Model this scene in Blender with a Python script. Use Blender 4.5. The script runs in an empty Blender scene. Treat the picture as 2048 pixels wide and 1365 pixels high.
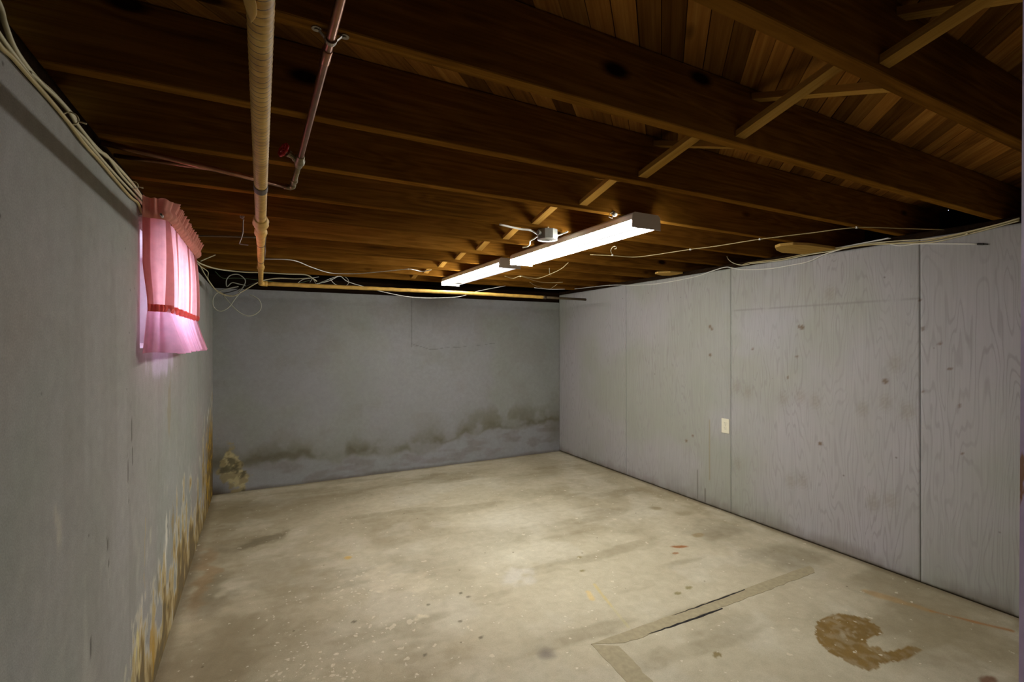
import bpy, bmesh, math, random
import numpy as np
from mathutils import Vector, Matrix

random.seed(7)
C = bpy.context.scene.collection
scene = bpy.context.scene
PI = math.pi

# ---------------------------------------------------------------- camera, sky, exposure
cd = bpy.data.cameras.new('camera'); cam = bpy.data.objects.new('camera', cd); C.objects.link(cam)
cd.sensor_width = 36; cd.lens = 16.858; cd.clip_start = .02; cd.clip_end = 100
cam.location = (0, 0, 1.3514)
cam.rotation_euler = (Matrix.Rotation(math.radians(-27.648), 3, 'Z') @ Matrix.Rotation(math.radians(90.077), 3, 'X') @ Matrix.Rotation(math.radians(-.08), 3, 'Z')).to_euler()
scene.camera = cam
SKY_STRENGTH = 9.0
LENS_NEAR_SIDE, LENS_NEAR_BOTTOM = 26.0, 21.0
LENS_FAR_SIDE, LENS_FAR_FACET, LENS_FAR_BOTTOM = 28.0, 24.0, .34
FILL_BULB = 4.0
w = bpy.data.worlds.new('sky'); scene.world = w; w.use_nodes = True
w.node_tree.nodes['Background'].inputs['Color'].default_value = (.64, .75, 1.0, 1)
w.node_tree.nodes['Background'].inputs['Strength'].default_value = SKY_STRENGTH
scene.view_settings.view_transform = 'Standard'; scene.view_settings.look = 'None'
scene.view_settings.gamma = 1; scene.view_settings.use_curve_mapping = False
scene.view_settings.exposure = 1.36

# ---------------------------------------------------------------- constants of the room
XL, XR, YB, YF = -.3766, 3.2634, 4.9726, -1.6
ZW, ZJ, ZT = 1.831, 1.958, 2.142          # foundation wall top, joist underside, joist top
SP, TH, YA = .4064, .038, 1.014           # joist spacing, thickness, far face of the joist counted as zero

# ---------------------------------------------------------------- helpers
def lin(r, g, b):
    f = lambda c: c / 12.92 if c <= .04045 else ((c + .055) / 1.055) ** 2.4
    return (f(r / 255), f(g / 255), f(b / 255), 1)

def obj(name, verts, faces, m=None, parent=None, smooth=False):
    me = bpy.data.meshes.new(name)
    me.from_pydata([tuple(v) for v in verts], [], faces)
    me.update()
    if smooth:
        me.polygons.foreach_set('use_smooth', [True] * len(me.polygons))
    if m: me.materials.append(m)
    o = bpy.data.objects.new(name, me); C.objects.link(o)
    if parent: o.parent = parent
    return o

def empty(name, loc=(0, 0, 0), rz=0):
    o = bpy.data.objects.new(name, None); C.objects.link(o)
    o.location = loc; o.rotation_euler = (0, 0, rz); o.empty_display_size = .05
    return o

def tag(o, label=None, cat=None, group=None, kind=None):
    if label: o['label'] = label
    if cat: o['category'] = cat
    if group: o['group'] = group
    if kind: o['kind'] = kind
    return o

def box_vf(lo, hi, b=0.0):
    """box, optionally with chamfered vertical and horizontal edges"""
    if b <= 0:
        (x0, y0, z0), (x1, y1, z1) = lo, hi
        v = [(x0,y0,z0),(x1,y0,z0),(x1,y1,z0),(x0,y1,z0),(x0,y0,z1),(x1,y0,z1),(x1,y1,z1),(x0,y1,z1)]
        return v, [(0,3,2,1),(4,5,6,7),(0,1,5,4),(1,2,6,5),(2,3,7,6),(3,0,4,7)]
    bm = bmesh.new()
    v0, f0 = box_vf(lo, hi)
    vs = [bm.verts.new(p) for p in v0]
    for f in f0: bm.faces.new([vs[i] for i in f])
    bmesh.ops.bevel(bm, geom=bm.edges[:], offset=b, segments=1, affect='EDGES', profile=.5)
    bm.verts.index_update()
    v = [tuple(p.co) for p in bm.verts]; f = [tuple(p.index for p in q.verts) for q in bm.faces]
    bm.free()
    return v, f

def box(name, lo, hi, m, parent=None, b=0.0):
    v, f = box_vf(lo, hi, b)
    return obj(name, v, f, m, parent)

def join(parts):
    V, F = [], []
    for v, f in parts:
        n = len(V); V += list(v); F += [tuple(i + n for i in q) for q in f]
    return V, F

def smooth_path(pts, per=6):
    P = [Vector(p) for p in pts]
    if len(P) < 3: return P
    out = []
    for i in range(len(P) - 1):
        p0 = P[i - 1] if i else P[0] * 2 - P[1]
        p1, p2 = P[i], P[i + 1]
        p3 = P[i + 2] if i + 2 < len(P) else P[-1] * 2 - P[-2]
        for k in range(per):
            t = k / per
            out.append(.5 * ((2 * p1) + (p2 - p0) * t + (2 * p0 - 5 * p1 + 4 * p2 - p3) * t * t + (3 * p1 - p0 - 3 * p2 + p3) * t ** 3))
    out.append(P[-1])
    return out

def tube_vf(pts, r, n=8, rad=None, flat=1.0):
    P = [Vector(p) for p in pts]
    V, F = [], []
    up = Vector((0, 0, 1))
    T0 = (P[1] - P[0]).normalized()
    if abs(T0.dot(up)) > .95: up = Vector((1, 0, 0))
    nrm = (up - T0 * up.dot(T0)).normalized()
    for i, p in enumerate(P):
        a = P[max(0, i - 1)]; b = P[min(len(P) - 1, i + 1)]
        T = (b - a)
        if T.length < 1e-9: T = T0.copy()
        T.normalize()
        nrm = (nrm - T * nrm.dot(T))
        if nrm.length < 1e-6: nrm = T.orthogonal()
        nrm.normalize(); bn = T.cross(nrm)
        for k in range(n):
            th = 2 * PI * k / n
            rr = r if rad is None else rad(i, th)
            V.append(p + nrm * (rr * math.cos(th) * flat) + bn * (rr * math.sin(th)))
    for i in range(len(P) - 1):
        for k in range(n):
            k2 = (k + 1) % n
            F.append((i * n + k, i * n + k2, (i + 1) * n + k2, (i + 1) * n + k))
    F.append(tuple(range(n - 1, -1, -1))); F.append(tuple((len(P) - 1) * n + k for k in range(n)))
    return V, F

def tube(name, pts, r, m, parent=None, n=8, per=6, flat=1.0):
    v, f = tube_vf(smooth_path(pts, per), r, n, flat=flat)
    return obj(name, v, f, m, parent, True)

def frame_of(d):
    d = Vector(d).normalized(); a = d.orthogonal().normalized(); return a, d.cross(a), d

def lathe_vf(profile, base, axis, n=20):
    """profile: (radius, distance along axis)"""
    a, b, d = frame_of(axis); base = Vector(base); V, F = [], []
    for r, h in profile:
        for k in range(n):
            th = 2 * PI * k / n
            V.append(base + d * h + a * (r * math.cos(th)) + b * (r * math.sin(th)))
    for i in range(len(profile) - 1):
        for k in range(n):
            k2 = (k + 1) % n
            F.append((i * n + k, i * n + k2, (i + 1) * n + k2, (i + 1) * n + k))
    F.append(tuple(range(n - 1, -1, -1))); F.append(tuple((len(profile) - 1) * n + k for k in range(n)))
    return V, F

def lathe(name, profile, base, axis, m, parent=None, n=20, smooth=False):
    v, f = lathe_vf(profile, base, axis, n)
    return obj(name, v, f, m, parent, smooth)

# --- value noise on arrays, for stains and peeling paint
def vnoise(x, y, seed):
    rs = np.random.RandomState(seed); T = rs.rand(256, 256)
    xi = np.floor(x).astype(int); yi = np.floor(y).astype(int)
    fx = x - xi; fy = y - yi
    fx = fx * fx * (3 - 2 * fx); fy = fy * fy * (3 - 2 * fy)
    a = T[xi % 256, yi % 256]; b = T[(xi + 1) % 256, yi % 256]; c = T[xi % 256, (yi + 1) % 256]; d = T[(xi + 1) % 256, (yi + 1) % 256]
    return (a * (1 - fx) + b * fx) * (1 - fy) + (c * (1 - fx) + d * fx) * fy
def fbm(x, y, s, seed, o=4):
    t = 0; amp = .5; tot = 0
    for k in range(o):
        t = t + amp * vnoise(x * s * 2 ** k + 31.7 * k, y * s * 2 ** k + 17.3 * k, seed + k); tot += amp; amp *= .5
    return t / tot
def sst(e0, e1, x):
    t = np.clip((x - e0) / (e1 - e0), 0, 1); return t * t * (3 - 2 * t)
def mixc(col, c, m):
    c = np.array(c[:3]); return col * (1 - m[:, None]) + c[None, :] * m[:, None]
def inpoly(x, y, poly):
    r = np.zeros(x.shape, bool); n = len(poly)
    for i in range(n):
        x0, y0 = poly[i]; x1, y1 = poly[(i + 1) % n]
        if y0 == y1: continue
        r ^= ((y0 > y) != (y1 > y)) & (x < (x1 - x0) * (y - y0) / (y1 - y0) + x0)
    return r

def grid_surface(name, us, vs, to3d, colour, m, parent=None, hole=None, flip=False):
    us = np.asarray(us); vs = np.asarray(vs); nu, nv = len(us), len(vs)
    U, V = np.meshgrid(us, vs, indexing='ij'); u = U.ravel(); v = V.ravel()
    co = to3d(u, v)
    idx = np.arange(nu * nv).reshape(nu, nv)
    q = np.stack([idx[:-1, :-1], idx[1:, :-1], idx[1:, 1:], idx[:-1, 1:]], -1)
    if hole is not None:
        cu = (us[:-1] + us[1:]) / 2; cv = (vs[:-1] + vs[1:]) / 2
        keep = ~hole(*np.meshgrid(cu, cv, indexing='ij')); q = q[keep]
    q = q.reshape(-1, 4)
    if flip: q = q[:, ::-1]
    me = bpy.data.meshes.new(name)
    me.vertices.add(nu * nv); me.vertices.foreach_set('co', co.astype(np.float32).ravel())
    me.loops.add(q.size); me.loops.foreach_set('vertex_index', q.astype(np.int32).ravel())
    me.polygons.add(len(q)); me.polygons.foreach_set('loop_start', np.arange(0, q.size, 4, dtype=np.int32))
    me.update(calc_edges=True); me.validate()
    ca = me.attributes.new('stain', 'FLOAT_COLOR', 'POINT')
    c4 = np.ones((nu * nv, 4), np.float32); cc, mask = colour(u, v); c4[:, :3] = cc; c4[:, 3] = mask
    ca.data.foreach_set('color', c4.ravel())
    me.materials.append(m)
    o = bpy.data.objects.new(name, me); C.objects.link(o)
    if parent: o.parent = parent
    return o

# ---------------------------------------------------------------- materials
class NT:
    def __init__(s, name):
        s.m = bpy.data.materials.new(name); s.m.use_nodes = True; s.t = s.m.node_tree
        s.b = s.t.nodes['Principled BSDF']; s.out = s.t.nodes['Material Output']
    def n(s, kind, **kw):
        x = s.t.nodes.new(kind)
        for k, v in kw.items():
            if k.startswith('i_'):
                x.inputs[k[2:].replace('_', ' ')].default_value = v
            else: setattr(x, k, v)
        return x
    def l(s, a, b): s.t.links.new(a, b)
    def math(s, op, a, b=None, c=None):
        x = s.n('ShaderNodeMath', operation=op)
        for i, v in enumerate((a, b, c)):
            if v is None: continue
            if isinstance(v, (int, float)): x.inputs[i].default_value = v
            else: s.l(v, x.inputs[i])
        return x.outputs[0]
    def mix(s, fac, a, b, mode='MIX'):
        x = s.n('ShaderNodeMix', data_type='RGBA', blend_type=mode)
        for i, v in ((0, fac), (6, a), (7, b)):
            if isinstance(v, (int, float)): x.inputs[i].default_value = v
            elif isinstance(v, tuple): x.inputs[i].default_value = v
            else: s.l(v, x.inputs[i])
        return x.outputs[2]
    def ramp(s, fac, stops):
        x = s.n('ShaderNodeValToRGB'); e = x.color_ramp.elements
        while len(e) < len(stops): e.new(.5)
        for k, (p, c) in enumerate(stops):
            e[k].position = p; e[k].color = c if isinstance(c, tuple) else (c, c, c, 1)
        s.l(fac, x.inputs[0]); return x.outputs[0]
    def coord(s, scale=(1, 1, 1), kind='Object', rnd=0.0):
        tc = s.n('ShaderNodeTexCoord'); v = tc.outputs[kind]
        if rnd:
            oi = s.n('ShaderNodeObjectInfo'); a = s.n('ShaderNodeVectorMath', operation='ADD')
            cmb = s.n('ShaderNodeCombineXYZ')
            for i, k in enumerate((1, .37, .73)): s.l(s.math('MULTIPLY', oi.outputs['Random'], rnd * k), cmb.inputs[i])
            s.l(v, a.inputs[0]); s.l(cmb.outputs[0], a.inputs[1]); v = a.outputs[0]
        mp = s.n('ShaderNodeMapping'); mp.inputs['Scale'].default_value = scale
        s.l(v, mp.inputs[0]); return mp.outputs[0]
    def noise(s, v, scale, detail=4, rough=.55, dist=0.0):
        x = s.n('ShaderNodeTexNoise'); x.inputs['Scale'].default_value = scale; x.inputs['Detail'].default_value = detail
        x.inputs['Roughness'].default_value = rough; x.inputs['Distortion'].default_value = dist
        s.l(v, x.inputs['Vector']); return x.outputs['Fac']
    def bump(s, h, strength=.3, dist=.01):
        x = s.n('ShaderNodeBump'); x.inputs['Strength'].default_value = strength; x.inputs['Distance'].default_value = dist
        s.l(h, x.inputs['Height']); s.l(x.outputs[0], s.b.inputs['Normal'])
    def col(s, c):
        if isinstance(c, tuple): s.b.inputs['Base Color'].default_value = c
        else: s.l(c, s.b.inputs['Base Color'])
    def rough(s, r): s.b.inputs['Roughness'].default_value = r

def simple(name, c, rough=.6, metal=0.0, vary=.12, scale=30, bump=0.0, spec=.5):
    k = NT(name); v = k.coord()
    n = k.noise(v, scale)
    dark = tuple(x * (1 - vary) for x in c[:3]) + (1,); lite = tuple(min(1, x * (1 + vary)) for x in c[:3]) + (1,)
    k.col(k.ramp(n, [(.3, dark), (.7, lite)])); k.rough(rough); k.b.inputs['Metallic'].default_value = metal
    k.b.inputs['Specular IOR Level'].default_value = spec
    if bump: k.bump(n, bump, .004)
    return k.m

def wood(name, dark, mid, lite, rings=9.0, rnd=37.0, knots=True, rough=.75, tone=(.72, 1.08)):
    k = NT(name)
    v = k.coord((.9, 7, 7), rnd=rnd)
    base = k.noise(v, 1.2, 3, .5, .3)
    ring = k.math('SINE', k.math('MULTIPLY', base, rings * 2 * PI))
    ring = k.math('MULTIPLY_ADD', ring, .5, .5)
    fine = k.noise(k.coord((3, 120, 120), rnd=rnd), 1.0, 4, .6)
    broad = k.noise(k.coord((.8, 2, 2), rnd=rnd), 1.3, 3)
    f = k.math('ADD', k.math('MULTIPLY', ring, .10), k.math('ADD', k.math('MULTIPLY', fine, .44), k.math('MULTIPLY', broad, .52)))
    c = k.ramp(f, [(.25, dark), (.52, mid), (.80, lite)])
    oi = k.n('ShaderNodeObjectInfo')
    c = k.mix(1.0, c, k.ramp(oi.outputs['Random'], [(0, (tone[0], tone[0] * .97, tone[0] * .95, 1)), (1, (tone[1], tone[1], tone[1] * .98, 1))]), 'MULTIPLY')
    if knots:
        vo = k.n('ShaderNodeTexVoronoi'); vo.inputs['Scale'].default_value = 1.0; vo.inputs['Randomness'].default_value = 1
        k.l(k.coord((2.2, 5, 5), rnd=rnd), vo.inputs['Vector'])
        c = k.mix(k.ramp(vo.outputs['Distance'], [(.06, 1.0), (.13, 0.0)]), c, tuple(x * .35 for x in dark[:3]) + (1,))
    k.col(c); k.rough(rough); k.b.inputs['Specular IOR Level'].default_value = 0.0
    k.bump(k.math('ADD', fine, k.math('MULTIPLY', ring, .4)), .25, .004)
    return k.m

M = {}
M['joist'] = wood('old_fir', lin(64, 39, 11), lin(120, 80, 27), lin(154, 109, 44))
M['board'] = wood('pine_boards', lin(96, 60, 24), lin(158, 106, 46), lin(194, 142, 70), rings=7, tone=(.40, 1.25))
M['strut'] = wood('bridging_pine', lin(130, 88, 34), lin(182, 138, 66), lin(204, 164, 92), rings=5, knots=False)
M['sill'] = wood('dark_sill', lin(22, 16, 11), lin(36, 26, 18), lin(50, 37, 25), knots=False)
M['block'] = wood('yellow_wood', lin(150, 112, 52), lin(188, 150, 82), lin(206, 170, 104), knots=False)

def painted_concrete(name, bump, rough=.85, speck=True):
    """stain colours come from the surface's own attribute; noise adds grain and small pits"""
    k = NT(name)
    at = k.n('ShaderNodeAttribute', attribute_name='stain')
    v = k.coord()
    g = k.noise(v, 260, 3, .6); mid = k.noise(v, 26, 5, .6); big = k.noise(v, 3.0, 4, .55)
    c = k.mix(1.0, at.outputs['Color'], k.ramp(g, [(.3, (.88, .88, .88, 1)), (.7, (1.1, 1.1, 1.1, 1))]), 'MULTIPLY')
    c = k.mix(1.0, c, k.ramp(mid, [(.3, (.93, .93, .92, 1)), (.7, (1.06, 1.06, 1.06, 1))]), 'MULTIPLY')
    c = k.mix(1.0, c, k.ramp(big, [(.3, (.95, .96, .93, 1)), (.7, (1.04, 1.03, 1.06, 1))]), 'MULTIPLY')
    if speck:
        vo = k.n('ShaderNodeTexVoronoi'); vo.inputs['Scale'].default_value = 9; k.l(v, vo.inputs['Vector'])
        c = k.mix(k.ramp(vo.outputs['Distance'], [(.02, .75), (.05, 0.0)]), c, (.10, .09, .08, 1))
    k.col(c); k.rough(rough); k.b.inputs['Specular IOR Level'].default_value = .3
    k.bump(k.math('ADD', k.math('MULTIPLY', g, .35), mid), bump, .006)
    return k.m

M['wall_left'] = painted_concrete('painted_concrete_left', .35)
M['wall_back'] = painted_concrete('painted_concrete_back', .22, speck=False)

def floor_mat():
    k = NT('worn_concrete'); v = k.coord()
    at = k.n('ShaderNodeAttribute', attribute_name='stain')
    g = k.noise(v, 190, 3, .65); mid = k.noise(v, 17, 5, .62, .4); big = k.noise(v, 2.2, 5, .6, .6)
    c = k.mix(1.0, at.outputs['Color'], k.ramp(g, [(.3, (.90, .90, .90, 1)), (.7, (1.08, 1.08, 1.08, 1))]), 'MULTIPLY')
    c = k.mix(1.0, c, k.ramp(mid, [(.28, (.88, .87, .84, 1)), (.72, (1.09, 1.09, 1.09, 1))]), 'MULTIPLY')
    c = k.mix(1.0, c, k.ramp(big, [(.3, (.90, .885, .86, 1)), (.7, (1.06, 1.06, 1.07, 1))]), 'MULTIPLY')
    # paint and plaster drips: dense where the attribute's alpha is high
    for sc, lo, hi, colr, base in ((26, .20, .20, lin(216, 206, 180), .05), (48, .22, .24, lin(220, 212, 190), .10), (12, .07, .07, lin(210, 200, 174), .16)):
        vo = k.n('ShaderNodeTexVoronoi'); vo.inputs['Scale'].default_value = sc
        wv = k.n('ShaderNodeVectorMath', operation='ADD'); nz = k.n('ShaderNodeTexNoise'); nz.inputs['Scale'].default_value = sc * 1.6; nz.inputs['Detail'].default_value = 3
        k.l(v, nz.inputs['Vector']); sv = k.n('ShaderNodeVectorMath', operation='SCALE'); sv.inputs['Scale'].default_value = .022 * 26 / sc * 1.6
        k.l(nz.outputs['Color'], sv.inputs[0]); k.l(v, wv.inputs[0]); k.l(sv.outputs[0], wv.inputs[1]); k.l(wv.outputs[0], vo.inputs['Vector'])
        sep = k.n('ShaderNodeSeparateColor'); k.l(vo.outputs['Color'], sep.inputs[0])
        on = k.math('LESS_THAN', sep.outputs[0], k.math('ADD', k.math('MULTIPLY', at.outputs['Alpha'], .75), base * .28))
        size = k.math('MULTIPLY_ADD', sep.outputs[1], .16, 0.0)
        d = k.math('LESS_THAN', vo.outputs['Distance'], k.math('ADD', size, lo * .6))
        c = k.mix(k.math('MULTIPLY', k.math('MULTIPLY', on, d), .72), c, colr)
    vo = k.n('ShaderNodeTexVoronoi'); vo.inputs['Scale'].default_value = 6.3; k.l(v, vo.inputs['Vector'])
    c = k.mix(k.ramp(vo.outputs['Distance'], [(.025, .7), (.05, 0.0)]), c, lin(96, 84, 58))
    k.col(c); k.rough(.72); k.b.inputs['Specular IOR Level'].default_value = .35
    k.bump(k.math('ADD', k.math('MULTIPLY', g, .3), mid), .18, .006)
    return k.m
M['floor'] = floor_mat()

def plywood():
    k = NT('painted_plywood')
    v = k.coord((1, 3.4, .42), rnd=23.0)
    n0 = k.noise(v, 1.5, 3, .45, .25)
    ring = k.math('SINE', k.math('MULTIPLY', n0, 190.0))
    lines = k.ramp(ring, [(.45, 0.0), (.95, 1.0)])
    fine = k.noise(k.coord((1, 130, 3.0), rnd=23.0), 1.0, 4, .6)
    patch = k.noise(k.coord((1, 1.2, .8), rnd=23.0), 1.6, 4)
    show = k.ramp(patch, [(.35, .12), (.62, .8)])
    at = k.n('ShaderNodeAttribute', attribute_name='stain')
    c = k.mix(k.math('MULTIPLY', k.math('MULTIPLY', lines, show), .50), at.outputs['Color'], lin(134, 131, 125))
    c = k.mix(1.0, c, k.ramp(fine, [(.3, (.93, .93, .92, 1)), (.7, (1.05, 1.05, 1.05, 1))]), 'MULTIPLY')
    c = k.mix(1.0, c, k.ramp(patch, [(.3, (.95, .97, .92, 1)), (.7, (1.03, 1.01, 1.06, 1))]), 'MULTIPLY')
    vo = k.n('ShaderNodeTexVoronoi'); vo.inputs['Scale'].default_value = 5.5; k.l(k.coord(rnd=23.0), vo.inputs['Vector'])
    c = k.mix(k.ramp(vo.outputs['Distance'], [(.02, .6), (.045, 0.0)]), c, lin(92, 84, 70))
    k.col(c); k.rough(.62); k.b.inputs['Specular IOR Level'].default_value = .3
    k.bump(k.math('ADD', k.math('MULTIPLY', fine, .5), k.math('MULTIPLY', k.math('MULTIPLY', lines, show), .5)), .22, .003)
    return k.m
M['plywood'] = plywood()

M['gap'] = simple('dark_gap', lin(32, 28, 24), .9)
M['plain_wall'] = simple('plain_grey_wall', lin(150, 149, 145), .9, vary=.06, scale=6)
M['patch'] = simple('trench_patch', lin(165, 153, 121), .8, vary=.12, scale=40, bump=.25)
M['enamel'] = simple('grey_enamel', lin(222, 216, 206), .45, vary=.03, scale=12)
M['galv'] = simple('galvanised', lin(128, 130, 122), .5, .4, .12, 40)
M['whitemetal'] = simple('white_cover', lin(226, 228, 226), .4, .15, .03)
M['copper'] = simple('old_copper', lin(150, 104, 78), .32, .9, .22, 30)
M['brass'] = simple('dull_brass', lin(124, 112, 84), .45, .8, .25, 60)
M['redpaint'] = simple('red_paint', lin(176, 24, 22), .5, 0, .12)
M['iron'] = simple('grey_iron', lin(98, 84, 62), .55, .6, .2, 40)
M['cream'] = simple('cream_cable', lin(206, 196, 158), .5, 0, .07, 14)
M['tan'] = simple('tan_cable', lin(188, 170, 118), .5, 0, .08, 14)
M['white'] = simple('white_cable', lin(226, 224, 214), .45, 0, .04, 14)
M['grey'] = simple('grey_cable', lin(172, 172, 156), .5, 0, .07, 14)
M['green'] = simple('green_wire', lin(92, 118, 84), .5, 0, .08)
M['black'] = simple('black_wire', lin(28, 27, 26), .5)
M['ivory'] = simple('ivory_plastic', lin(236, 230, 206), .35, 0, .02)
M['steel'] = simple('steel_wire', lin(150, 140, 128), .4, .8, .15)
M['windowpaint'] = simple('window_paint', lin(196, 190, 196), .6, 0, .05)
M['rod'] = simple('white_rod', lin(220, 216, 210), .4)

def pipe_wrap():
    """canvas tape wound in a helix: a dark edge line at each turn"""
    k = NT('canvas_tape'); tc = k.n('ShaderNodeTexCoord'); sx = k.n('ShaderNodeSeparateXYZ'); k.l(tc.outputs['Object'], sx.inputs[0])
    ang = k.math('DIVIDE', k.math('ARCTAN2', sx.outputs[2], sx.outputs[0]), 2 * PI)
    wob = k.noise(k.coord((6, 6, 6)), 1.0, 3)
    t = k.math('FRACT', k.math('ADD', k.math('ADD', k.math('DIVIDE', sx.outputs[1], .0175), ang), k.math('MULTIPLY', wob, .9)))
    line = k.ramp(t, [(.08, 1.0), (.17, 0.0)])
    brk = k.ramp(k.noise(k.coord((40, 18, 40)), 1.0, 3), [(.36, .25), (.48, 1.0)])
    n = k.noise(k.coord(), 22, 5)
    c = k.ramp(n, [(.28, lin(172, 126, 50)), (.5, lin(212, 166, 76)), (.75, lin(224, 184, 98))])
    c = k.mix(k.math('MULTIPLY', k.math('MULTIPLY', line, brk), .92), c, lin(62, 40, 14))
    k.col(c); k.rough(.55); k.bump(t, .25, .003)
    return k.m
M['wrap'] = pipe_wrap()
M['wrap2'] = simple('canvas_tape_plain', lin(206, 164, 78), .6, 0, .16, 25, bump=.3)
M['darkband'] = simple('dark_tape', lin(92, 76, 60), .6)

def cloth(name, c, tr=.5):
    k = NT(name); k.t.nodes.remove(k.b)
    v = k.coord(); n = k.noise(v, 40, 3); w_ = k.noise(v, 900, 2)
    cc = k.ramp(n, [(.3, tuple(x * .93 for x in c[:3]) + (1,)), (.7, tuple(min(1, x * 1.05) for x in c[:3]) + (1,))])
    d = k.n('ShaderNodeBsdfDiffuse'); t = k.n('ShaderNodeBsdfTranslucent'); mx = k.n('ShaderNodeMixShader'); mx.inputs[0].default_value = tr
    bp = k.n('ShaderNodeBump'); bp.inputs['Strength'].default_value = .15; bp.inputs['Distance'].default_value = .001; k.l(w_, bp.inputs['Height'])
    k.l(bp.outputs[0], d.inputs['Normal'])
    k.l(cc, d.inputs[0]); k.l(cc, t.inputs[0]); k.l(d.outputs[0], mx.inputs[1]); k.l(t.outputs[0], mx.inputs[2]); k.l(mx.outputs[0], k.out.inputs[0])
    return k.m
M['pink'] = cloth('pink_cotton', lin(238, 168, 166), .5)
M['flounce'] = cloth('pink_flounce_daylight_tint', lin(236, 172, 190), .5)  # lavender cast of the daylight partly put into the flounce colour
M['pinkfold'] = cloth('pink_cotton_doubled', lin(214, 124, 116), .22)
M['pinkband'] = cloth('coral_gathers', lin(216, 104, 92), .25)
M['pinkruffle'] = cloth('pink_ruffle', lin(226, 158, 140), .3)

def glow(name, strength, c=(1, .99, .95, 1)):
    k = NT(name)
    k.col((.85, .85, .85, 1)); k.rough(.4)
    k.b.inputs['Emission Color'].default_value = c; k.b.inputs['Emission Strength'].default_value = strength
    return k.m

M['seam'] = glow('lens_seam_glow', .30, (.96, .98, 1, 1))

def purple():
    k = NT('chipped_purple_paint'); n = k.noise(k.coord((14, 14, 5)), 1.6, 5, .65); g = k.noise(k.coord(), 40, 3)
    c = k.ramp(g, [(.3, lin(184, 162, 208)), (.7, lin(206, 188, 226))])
    c = k.mix(k.ramp(n, [(.64, 0.0), (.68, 1.0)]), c, lin(150, 96, 66))
    k.col(c); k.rough(.6); k.bump(n, .3, .003); return k.m
M['purple'] = purple()

gl = NT('window_glass'); gl.t.nodes.remove(gl.b)
tr_ = gl.n('ShaderNodeBsdfTransparent'); gs = gl.n('ShaderNodeBsdfGlossy'); gs.inputs['Roughness'].default_value = .03
mg = gl.n('ShaderNodeMixShader'); fr = gl.n('ShaderNodeFresnel'); gl.l(fr.outputs[0], mg.inputs[0]); gl.l(tr_.outputs[0], mg.inputs[1]); gl.l(gs.outputs[0], mg.inputs[2]); gl.l(mg.outputs[0], gl.out.inputs[0])
M['glass'] = gl.m

# ---------------------------------------------------------------- floor
BASE = np.array(lin(192, 183, 157)[:3])
SWIRL = [(2.358, 1.362), (2.430, 1.369), (2.505, 1.366), (2.553, 1.351), (2.578, 1.324), (2.593, 1.292), (2.617, 1.265), (2.616, 1.255), (2.589, 1.249), (2.594, 1.226), (2.592, 1.204), (2.562, 1.184), (2.537, 1.169), (2.482, 1.176), (2.446, 1.180), (2.412, 1.170), (2.379, 1.153), (2.390, 1.144), (2.416, 1.128), (2.408, 1.110), (2.402, 1.096), (2.436, 1.084), (2.487, 1.074), (2.540, 1.066), (2.566, 1.055), (2.564, 1.031), (2.517, 1.030), (2.466, 1.024), (2.405, 1.030), (2.342, 1.055), (2.296, 1.066), (2.275, 1.056), (2.252, 1.051), (2.212, 1.064), (2.196, 1.080), (2.182, 1.115), (2.189, 1.158), (2.185, 1.203), (2.203, 1.244), (2.220, 1.276), (2.282, 1.324)]
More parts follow.
